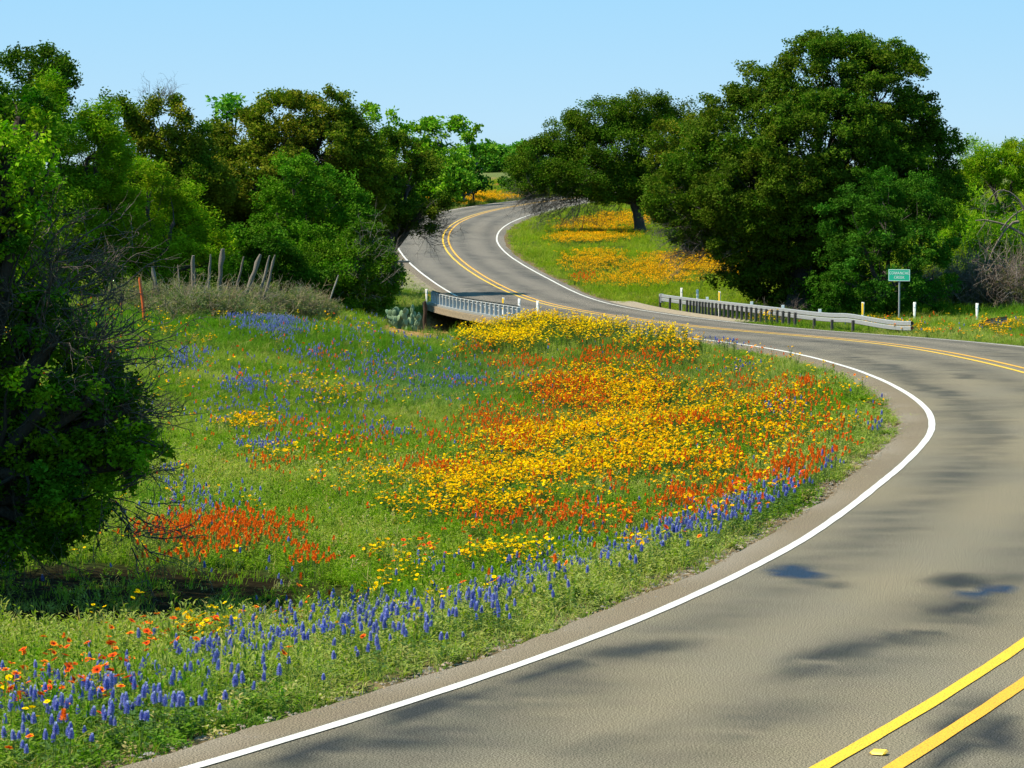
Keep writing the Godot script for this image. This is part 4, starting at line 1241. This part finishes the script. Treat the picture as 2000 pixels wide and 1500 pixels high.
func w_profile() -> PackedVector2Array:
	var o := PackedVector2Array()
	for q in [[0.0, 0.0], [0.012, 0.012], [0.07, 0.055], [0.082, 0.075], [0.07, 0.097], [0.012, 0.135], [0.004, 0.155], [0.012, 0.175], [0.07, 0.213], [0.082, 0.235], [0.07, 0.255], [0.012, 0.298], [0.0, 0.31]]: o.append(Vector2(-q[0], q[1]))
	return o

func build_bridge() -> void:
	var br := thing("bridge", "low concrete road bridge over the creek with tan deck edge", "bridge", Vector3(RP[near_index(116)].x, -1.5, -116))
	var bo := br.position
	var i0 := near_index(BRIDGE_NEAR - 1.5)
	var i1 := near_index(BRIDGE_FAR + 1.0)
	var line := PackedVector3Array()
	var lw := PackedFloat32Array()
	var rw := PackedFloat32Array()
	for i in range(i0, i1 + 1, 2):
		line.append(RP[i])
		lw.append(0.0)
		rw.append(RW[i].y + 1.5)
	var b := Build.new()
	var tan := Color(0.33, 0.265, 0.175)
	var idx := 0
	var prev: Array = []
	for i in range(i0, i1 + 1, 2):
		var l := road_point(i, RW[i].x + lerpf(1.2, 1.9, smoothstep(106.0, 127.0, -RP[i].z)))
		var r := road_point(i, -RW[i].y - 1.5)
		l.y = RP[i].y - 0.075
		r.y = RP[i].y - 0.075
		var cur := [l - bo, r - bo, l - bo - Vector3(0, 0.24, 0), r - bo - Vector3(0, 0.24, 0)]
		if prev.size():
			b.quad(prev[0], cur[0], cur[1], prev[1], tan)
			b.quad(prev[0], prev[2], cur[2], cur[0], tan)
			b.quad(prev[1], cur[1], cur[3], prev[3], tan)
			b.quad(prev[2], prev[3], cur[3], cur[2], tan)
		prev = cur
	part("deck", b.mesh(M.concrete), br)
	for e in [[BRIDGE_NEAR - 0.6, -1], [BRIDGE_FAR + 0.3, 1]]:
		var i := near_index(e[0])
		var f := RL[i].cross(Vector3.UP)
		var w := Build.new()
		var cc := RP[i] + RL[i] * ((RW[i].x - RW[i].y) * 0.5 - 0.12)
		w.box(cc + Vector3(0, -1.6, 0) - bo, RL[i] * (RW[i].x + RW[i].y + 2.5) * 0.5, Vector3(0, 1.18, 0), f * 0.35, Color(0.40, 0.31, 0.20), 0.02)
		part("abutment", w.mesh(M.concrete), br)
	var m := near_index(116)
	for s in [-2.6, 0.0, 2.6]:
		var pier := Build.new()
		pier.tube(PackedVector3Array([RP[m] + RL[m] * s + Vector3(0, -3.0, 0) - bo, RP[m] + RL[m] * s + Vector3(0, -0.4, 0) - bo]), PackedFloat32Array([0.2, 0.2]), 10, Color(0.38, 0.33, 0.25))
		part("pier", pier.mesh(M.concrete), br)
	# the left railing: posts close together under a steel rail
	var galv := Color(0.37, 0.385, 0.385)
	var rl := PackedVector3Array()
	for i in range(near_index(107.5), near_index(127.0), 3):
		var p := road_point(i, RW[i].x + lerpf(1.02, 1.72, smoothstep(106.0, 127.0, -RP[i].z)))
		p.y = RP[i].y - 0.075
		rl.append(p)
	var ro := thing("bridge_railing", "grey steel bridge railing with close-set posts, left side of the bridge", "railing", rl[0])
	var top := Build.new()
	var loc := PackedVector3Array()
	for p in rl: loc.append(p - rl[0] + Vector3(0, 0.40, 0))
	var pr := PackedVector2Array()
	for q in w_profile(): pr.append(Vector2(-q.x * 0.8, q.y * 0.55))
	strip(top, loc, pr, galv)
	part("rail", top.mesh(M.steel), ro)
	var base := Build.new()
	var lo := PackedVector3Array()
	for p in rl: lo.append(p - rl[0] + Vector3(0, 0.03, 0))
	strip(base, lo, PackedVector2Array([Vector2(-0.09, -0.02), Vector2(-0.09, 0.06), Vector2(0.09, 0.06), Vector2(0.09, -0.02)]), galv, true)
	part("base_rail", base.mesh(M.steel), ro)
	var post := Build.new()
	post.box(Vector3(0, 0.255, 0), Vector3(0.055, 0, 0), Vector3(0, 0.25, 0), Vector3(0, 0, 0.07), Color(0.46, 0.50, 0.52), 0.01)
	var pm := post.mesh(M.steel)
	for q in along(rl, 0.78):
		var o := part("post", pm, ro, q[0] - rl[0])
		o.rotation.y = atan2(-q[1].x, -q[1].z)
	# the right guardrail: W-beam, second lower beam and close posts on the bridge
	var g := PackedVector3Array()
	for q in [[1292, 597, 124.5], [1352, 606, 118.0], [1400, 612, 112.5], [1500, 625, 104.5], [1600, 638, 98.5], [1650, 641, 95.5], [1700, 642, 93.5], [1780, 640, 91.0]]: g.append(at(q[0], q[1], q[2]))
	var cv := Curve3D.new()
	for i in g.size():
		var tn := (g[mini(i + 1, g.size() - 1)] - g[maxi(i - 1, 0)]) / 6.0
		cv.add_point(g[i], -tn, tn)
	var gl := PackedVector3Array()
	for i in 81: gl.append(cv.sample_baked(cv.get_baked_length() * i / 80.0))
	var gr := thing("guardrail", "long grey steel guardrail curving along the right side of the bridge", "guardrail", gl[0])
	var beam := Build.new()
	var gb := PackedVector3Array()
	for i in gl.size():
		var down := smoothstep(0.86, 1.0, i / 80.0) * 0.30 
		gb.append(gl[i] - gl[0] + Vector3(0, 0.33 - down * 0.9, 0))
	strip(beam, gb, rail_profile(), galv, true)
	part("beam", beam.mesh(M.steel), gr)
	var low := Build.new()
	var gq := PackedVector3Array()
	for i in range(0, 81): gq.append(gb[i] - Vector3(0, 0.15, 0))
	strip(low, gq, rail_profile(), galv, true)
	part("lower_rail", low.mesh(M.steel), gr)
	var gp := Build.new()
	gp.box(Vector3(0, 0.04, 0), Vector3(0.04, 0, 0), Vector3(0, 0.36, 0), Vector3(0, 0, 0.04), Color(0.10, 0.09, 0.08), 0.008)
	var gpm := gp.mesh(M.steel)
	var n := 0
	for q in along(gl, 0.72):
		n += 1
		if (n < 9 and n % 3 != 1) or (n > 33 and n % 3 != 1) or n > 44: continue
		var back := Vector3(-q[1].z, 0, q[1].x) * -0.06
		var o := part("post", gpm, gr, q[0] - gl[0] - back)
		o.position.y -= 0.02 + (0.12 if n > 36 else 0.0)
		o.rotation.y = atan2(-q[1].x, -q[1].z)
	var tip := Build.new()
	var t0 := (gl[0] - gl[1]).normalized()
	tip.tube(PackedVector3Array([Vector3(0, 0.13, 0) + t0 * 0.02, Vector3(0, 0.48, 0) + t0 * 0.02]), PackedFloat32Array([0.10, 0.10]), 10, galv)
	part("end_cap", tip.mesh(M.steel), gr)
	var rf := Build.new()
	rf.box(Vector3.ZERO, Vector3(0.05, 0, 0), Vector3(0, 0.05, 0), Vector3(0, 0, 0.012), Color(0.82, 0.82, 0.78), 0.004)
	for i in [24, 42, 52, 62]:
		part("reflector", rf.mesh(M.plastic), gr, gb[i] + Vector3(-0.02, 0.19, 0.03))
	# the buried end of an older rail farther right
	var eb := thing("rail_anchor", "low rusty brown stub of old guardrail in the grass at the far right", "guardrail end", ground_at(1960, 634, 93))
	var ew := Build.new()
	ew.box(Vector3(0, 0.08, 0), Vector3(0.07, 0, 0), Vector3(0, 0.22, 0), Vector3(0, 0, 0.07), Color(0.17, 0.09, 0.05), 0.012)
	part("post", ew.mesh(M.wood), eb)
	var er := Build.new()
	strip(er, PackedVector3Array([Vector3(0.10, 0.10, 0.09), Vector3(-0.4, 0.04, 0.12), Vector3(-0.75, -0.1, 0.16)]), w_profile_flipped(), Color(0.40, 0.34, 0.28))
	part("rail", er.mesh(M.steel), eb)

func rail_profile() -> PackedVector2Array:      # a rounded steel rail, its bulge towards the road
	var o := PackedVector2Array()
	for q in [[0.0, 0.0], [-0.05, 0.018], [-0.082, 0.05], [-0.082, 0.085], [-0.05, 0.117], [0.0, 0.135], [0.02, 0.12], [0.02, 0.015]]: o.append(Vector2(q[0], q[1]))
	return o

func w_profile_flipped(k := 1.0) -> PackedVector2Array:
	var o := PackedVector2Array()
	for q in w_profile(): o.append(Vector2(-q.x, q.y * k))
	return o

func delineator(u: float, v_top: float, v_base: float, depth: float, yellow: bool, label: String) -> void:
	var p := ground_at(u, v_base, depth)
	var top := at(u, v_top, depth).y - p.y
	var t := thing("marker_post", label, "marker post", p, "roadside marker posts")
	t.rotation.y = -0.55
	var b := Build.new()
	var white := Color(0.86, 0.84, 0.78)
	var rows := [[-0.1, 0.030], [top * 0.35, 0.034], [top * 0.7, 0.046], [top * 0.96, 0.050], [top, 0.040]]
	for side: float in [0.009, -0.009]:
		for i in 4:
			var a: Array = rows[i]
			var c: Array = rows[i + 1]
			for h: float in [-1.0, 1.0]:       # a shallow trough: two faces meeting in a ridge
				var e0 := Vector3(h * a[1], a[0], side)
				var e1 := Vector3(h * c[1], c[0], side)
				var m0 := Vector3(0, a[0], side + 0.014)
				var m1 := Vector3(0, c[0], side + 0.014)
				b.quad(m0, e0, e1, m1, white) if h * side > 0 else b.quad(m0, m1, e1, e0, white)
	part("post", b.mesh(M.plastic), t)
	var r := Build.new()
	var hh := 0.20 if yellow else 0.07
	r.box(Vector3(0, top - hh - 0.03, 0.026), Vector3(0.036, 0, 0), Vector3(0, hh, 0), Vector3(0, 0, 0.002), Color(0.85, 0.52, 0.01) if yellow else Color(0.88, 0.88, 0.86))
	part("reflector", r.mesh(M.plastic), t)

func weathered(called: String, label: String, ub: float, vb: float, ut: float, vt: float, depth: float, w: float, col: Color, knob := 0.0) -> void:
	rng.seed = hash(label)
	var g := ground_at(ub, vb, depth)
	var top := at(ut, vt, depth + rng.randf_range(-0.2, 0.2)) - g
	var foot := at(ub, vb, depth) - g
	foot += (foot - top).normalized() * 0.9
	var t := thing(called, label, "fence post", g, "weathered posts of the old fence")
	var b := Build.new()
	var n := 9
	var pts := PackedVector3Array()
	var rad := PackedFloat32Array()
	for i in n + 1:
		var f := float(i) / n
		var p := foot.lerp(top, f) + Vector3(rng.randf_range(-1, 1), 0, rng.randf_range(-1, 1)) * w * 0.13
		pts.append(p)
		rad.append(w * 0.42 * (1.0 + knob * smoothstep(0.75, 1.0, f)) * rng.randf_range(0.72, 1.15) * (0.55 if i == n else 1.0))
	b.tube(pts, rad, 7, col)
	part("post", b.mesh(M.wood), t)

func build_objects() -> void:
	build_bridge()
	for q in [[833, 564, 600, 126.5, false, "white roadside marker at the far left end of the bridge railing"], [983, 581, 612, 112.5, true, "yellow-topped roadside marker behind the near end of the bridge railing"], [1014, 583, 622, 108.5, false, "white roadside marker, nearest the yellow-topped one by the railing"], [1050, 587, 626, 105.5, false, "white roadside marker just behind the yellow flower mound"],
			[773, 546, 575, 141, false, "white roadside marker beside the gravel pull-out, below the crossbar post"], [752, 440, 470, 186, false, "small white roadside marker at the far bend beside the dark oak"], [1331, 562, 598, 124.5, false, "white roadside marker behind the far tip of the guardrail"], [1362, 565, 604, 121, false, "white roadside marker second from the guardrail's far tip"],
			[1405, 569, 608, 117, true, "yellow-topped roadside marker behind the guardrail, before the orange slope"], [1685, 590, 626, 105, true, "yellow-topped roadside marker behind the guardrail, left of the green sign"], [1786, 590, 626, 103, false, "white roadside marker just right of the green sign"], [1908, 592, 628, 100, false, "white roadside marker at the far right in front of the brush"]]:
		delineator(q[0], q[1], q[2], q[3], q[4], q[5])
	# creek sign
	var s := thing("road_sign", "green creek name sign with white lettering on a thin steel post", "sign", ground_at(1756, 616, 106))
	s.rotation.y = -0.32
	var bt := at(1756, 526, 106).y - s.position.y
	var bb := at(1756, 549, 106).y - s.position.y
	var hw := 21.5 * 106.0 / F
	var pb := Build.new()
	pb.tube(PackedVector3Array([Vector3(0, -0.3, 0), Vector3(0, bt - 0.03, 0)]), PackedFloat32Array([0.03, 0.03]), 8, Color(0.42, 0.43, 0.42))
	part("post", pb.mesh(M.steel), s)
	var bd := Build.new()
	bd.box(Vector3(0, (bt + bb) / 2, 0.036), Vector3(hw, 0, 0), Vector3(0, (bt - bb) / 2, 0), Vector3(0, 0, 0.004), Color(0.010, 0.40, 0.24), 0.002)
	var board := part("board", bd.mesh(M.plastic), s)
	var fr := Build.new()
	var cy := (bt + bb) / 2
	var hh := (bt - bb) / 2 - 0.012
	for q in [[0, hh, hw - 0.012, 0.007], [0, -hh, hw - 0.012, 0.007], [hw - 0.018, 0, 0.007, hh - 0.008], [-hw + 0.018, 0, 0.007, hh - 0.008]]:
		fr.box(Vector3(q[0], cy + q[1], 0.0415), Vector3(q[2], 0, 0), Vector3(0, q[3], 0), Vector3(0, 0, 0.001), Color(0.75, 0.80, 0.77))
	part("border", fr.mesh(M.plastic), board)
	var font := SystemFont.new()
	font.font_names = PackedStringArray(["Droid Sans"])
	for q in [["COMANCHE", 0.073], ["CREEK", -0.075]]:
		var tm := TextMesh.new()
		tm.font = font
		tm.text = q[0]
		tm.font_size = 48
		tm.pixel_size = 0.0027
		tm.depth = 0.003
		tm.material = M.white
		part("lettering", tm, board, Vector3(0, cy + q[1], 0.043))
	# post with a crossbar by the pull-out
	var c := thing("crossbar_post", "grey post with a flat crossbar on top, beside the gravel pull-out", "post", ground_at(785, 566, 139))
	var ct := at(785, 513, 139).y - c.position.y
	var cb := Build.new()
	cb.box(Vector3(0, ct / 2 - 0.1, 0), Vector3(0.045, 0, 0), Vector3(0, ct / 2 + 0.1, 0), Vector3(0, 0, 0.045), Color(0.20, 0.20, 0.19), 0.008)
	part("post", cb.mesh(M.wood), c)
	var cc := Build.new()
	cc.box(Vector3(0.02, ct + 0.05, 0), Vector3(0.33, 0, 0), Vector3(0, 0.05, 0), Vector3(0, 0, 0.07), Color(0.16, 0.16, 0.155), 0.015)
	part("crossbar", cc.mesh(M.steel), c)
	# old fence
	var gw := Color(0.25, 0.215, 0.175)
	for q in [[312, 585, 297, 520, 95, 0.12, 0.5, "short pale split fence post, leftmost of the old posts"], [352, 575, 347, 517, 96, 0.06, 0.0, "thin fence stake between the split post and the thick upright post"], [379, 580, 377, 499, 96, 0.20, 0.0, "thick upright grey fence post, bluntest of the old posts"], [407, 570, 411, 497, 97, 0.10, 0.0, "dark thin fence post just left of the tallest pale post"],
			[428, 580, 434, 486, 95, 0.19, 0.25, "tallest pale grey fence post with a forked knob"], [460, 575, 477, 501, 96, 0.11, 0.0, "slim fence post leaning right, first after the tallest"], [476, 590, 508, 497, 95, 0.16, 0.2, "thick fence post leaning hard to the right"], [507, 580, 527, 499, 96, 0.12, 0.0, "leaning fence post, left one of the last close pair"], [518, 578, 537, 498, 95.5, 0.11, 0.1, "rightmost leaning fence post of the old fence"]]:
		weathered("fence_post", q[7], q[0], q[1], q[2], q[3], q[4], q[5], hue(gw, 0.15), q[6])
	weathered("fence_post", "dark thin stake left of the orange stake", 236, 640, 238, 571, 91, 0.07, Color(0.06, 0.05, 0.04))
	weathered("fence_post", "pale leaning stick in the leafy bush near the prickly pear", 651, 566, 661, 537, 106, 0.07, Color(0.45, 0.42, 0.36))
	weathered("wooden_post", "stout dark brown wooden post where the railing meets the creek bank", 830, 656, 831, 588, 121.5, 0.21, Color(0.10, 0.055, 0.035))
	var st := thing("orange_stake", "thin leaning orange-red steel stake by the dry weeds", "stake", ground_at(284, 648, 90))
	var sb := Build.new()
	var tp := at(273, 548, 90) - st.position
	sb.tube(PackedVector3Array([Vector3(0, -0.2, 0), tp * 0.5 + Vector3(0.01, 0, 0), tp]), PackedFloat32Array([0.055, 0.048, 0.042]), 4, Color(0.50, 0.085, 0.015))
	part("post", sb.mesh(M.plastic), st)
	var sp := Build.new()
	sp.tube(PackedVector3Array([tp, tp + Vector3(-0.002, 0.09, 0)]), PackedFloat32Array([0.044, 0.03]), 4, Color(0.60, 0.13, 0.02))
	part("tip", sp.mesh(M.plastic), st)
	# prickly pear
	rng.seed = 909
	var pc := thing("prickly_pear", "pale blue-green prickly pear cactus left of the bridge", "cactus", ground_at(790, 640, 103.0))
	pc.scale = Vector3.ONE * 1.05
	var ball := SphereMesh.new()
	ball.radius = 0.5; ball.height = 1.0; ball.radial_segments = 12; ball.rings = 6
	ball.material = M.cactus
	var jobs: Array = []
	for i in 12: jobs.append([Vector3(rng.randf_range(-0.45, 0.45), -0.05, rng.randf_range(-0.35, 0.35)), 0])
	while jobs.size() and pc.get_child_count() < 110:
		var j: Array = jobs.pop_front()
		var d := Vector3(rng.randf_range(-0.75, 0.75), 1, rng.randf_range(-0.5, 0.5)).normalized()
		var l := rng.randf_range(0.16, 0.26)
		var o := part("pad", ball, pc, j[0] + d * l * 0.46)
		var sx := d.cross(Vector3(rng.randf_range(-1.6, 1.6), 0.1, 1)).normalized()
		o.basis = Basis(sx * l * 0.74, d * l, sx.cross(d) * 0.045)
		if j[1] < 7:
			for k in (2 if j[1] < 2 else 1): jobs.append([j[0] + d * l * rng.randf_range(0.75, 0.92) + sx * l * rng.randf_range(-0.28, 0.28), j[1] + 1])

# ------------------------------------------------------------------ the scene
func _ready() -> void:
	var cam := Camera3D.new()
	cam.name = "camera"
	add_child(cam)
	cam.position = Vector3(0, YC, 0)
	cam.rotation.x = -PITCH
	cam.fov = rad_to_deg(2.0 * atan(750.0 / F))
	cam.near = 0.5
	cam.far = 6000.0
	cam.current = true
	var we := WorldEnvironment.new()
	we.name = "world_environment"
	var env := Environment.new()
	env.background_mode = Environment.BG_SKY
	var sm := ProceduralSkyMaterial.new()
	sm.sky_top_color = Color(0.107, 0.326, 0.528).linear_to_srgb()
	sm.sky_horizon_color = Color(0.297, 0.427, 0.516).linear_to_srgb()
	sm.sky_curve = 0.05
	sm.ground_bottom_color = Color(0.10, 0.12, 0.06).linear_to_srgb()
	sm.ground_horizon_color = Color(0.30, 0.36, 0.30).linear_to_srgb()
	sm.sun_angle_max = 2.0
	var sky := Sky.new()
	sky.sky_material = sm
	env.sky = sky
	env.tonemap_mode = Environment.TONE_MAPPER_LINEAR
	env.tonemap_exposure = 1.9
	env.sdfgi_enabled = true
	env.ssao_enabled = true
	env.ssil_enabled = true
	we.environment = env
	add_child(we)
	var sun := DirectionalLight3D.new()
	sun.name = "sun"
	sun.light_energy = 1.6
	sun.light_color = Color(1.0, 0.955, 0.87)
	sun.light_angular_distance = 0.5
	sun.shadow_enabled = true
	add_child(sun)
	sun.look_at_from_position(Vector3.ZERO, Vector3(0.55, -0.82, -0.06), Vector3.UP)

	bump.seed = 5
	bump.frequency = 0.02
	bump.fractal_octaves = 4
	patchy.seed = 9
	patchy.frequency = 0.02
	patchy.fractal_octaves = 3
	M.leaf = leafy(0.8, Color(0.6, 0.8, 0.12), 0.12)
	M.grass = leafy(0.85, Color(0.8, 0.95, 0.25), 0.12)
	M.petal = leafy(0.85, Color(0.8, 0.8, 0.8), 0.12)
	M.soil = mat(0.95, speckle(3, 0.03, Color(0.62, 0.62, 0.62), Color(1, 1, 1)), Vector3.ONE * 0.4, relief(4, 0.06, 6.0))
	M.asphalt = mat(0.85, speckle(6, 0.22, Color(0.38, 0.38, 0.38), Color(1, 1, 1), 1024, 4, 0.28, 0.70), Vector3.ONE * 0.33)
	M.asphalt.metallic_specular = 0.12
	M.soil.metallic_specular = 0.03
	M.paint = mat(0.8, speckle(8, 0.16, Color(0.42, 0.41, 0.40), Color(1, 1, 1), 512, 4, 0.22, 0.36), Vector3.ONE * 0.8)
	M.bark = mat(0.9, speckle(10, 0.05, Color(0.6, 0.6, 0.6), Color(1, 1, 1)), Vector3(1.6, 0.5, 1.6), relief(12, 0.06, 8.0))
	M.wood = mat(0.9, speckle(13, 0.06, Color(0.55, 0.55, 0.55), Color(1, 1, 1)), Vector3(4, 0.6, 4), relief(14, 0.08, 6.0))
	M.steel = mat(0.5, speckle(15, 0.03, Color(0.8, 0.8, 0.8), Color(1, 1, 1)), Vector3.ONE, null, 0.25)
	M.concrete = mat(0.9, speckle(16, 0.03, Color(0.7, 0.7, 0.7), Color(1, 1, 1)), Vector3.ONE * 0.5, relief(17, 0.1, 4.0))
	M.plastic = mat(0.5)
	M.white = mat(0.5)
	M.white.vertex_color_use_as_albedo = false
	M.white.albedo_color = Color(0.80, 0.84, 0.82).linear_to_srgb()
	M.cactus = mat(0.65)
	M.cactus.vertex_color_use_as_albedo = false
	M.cactus.albedo_color = Color(0.135, 0.205, 0.105).linear_to_srgb()

	lay_out_road()
	shape_ground()
	build_ground()
	build_road()
	make_sprigs()
	build_trees()
	build_objects()
	build_meadow()
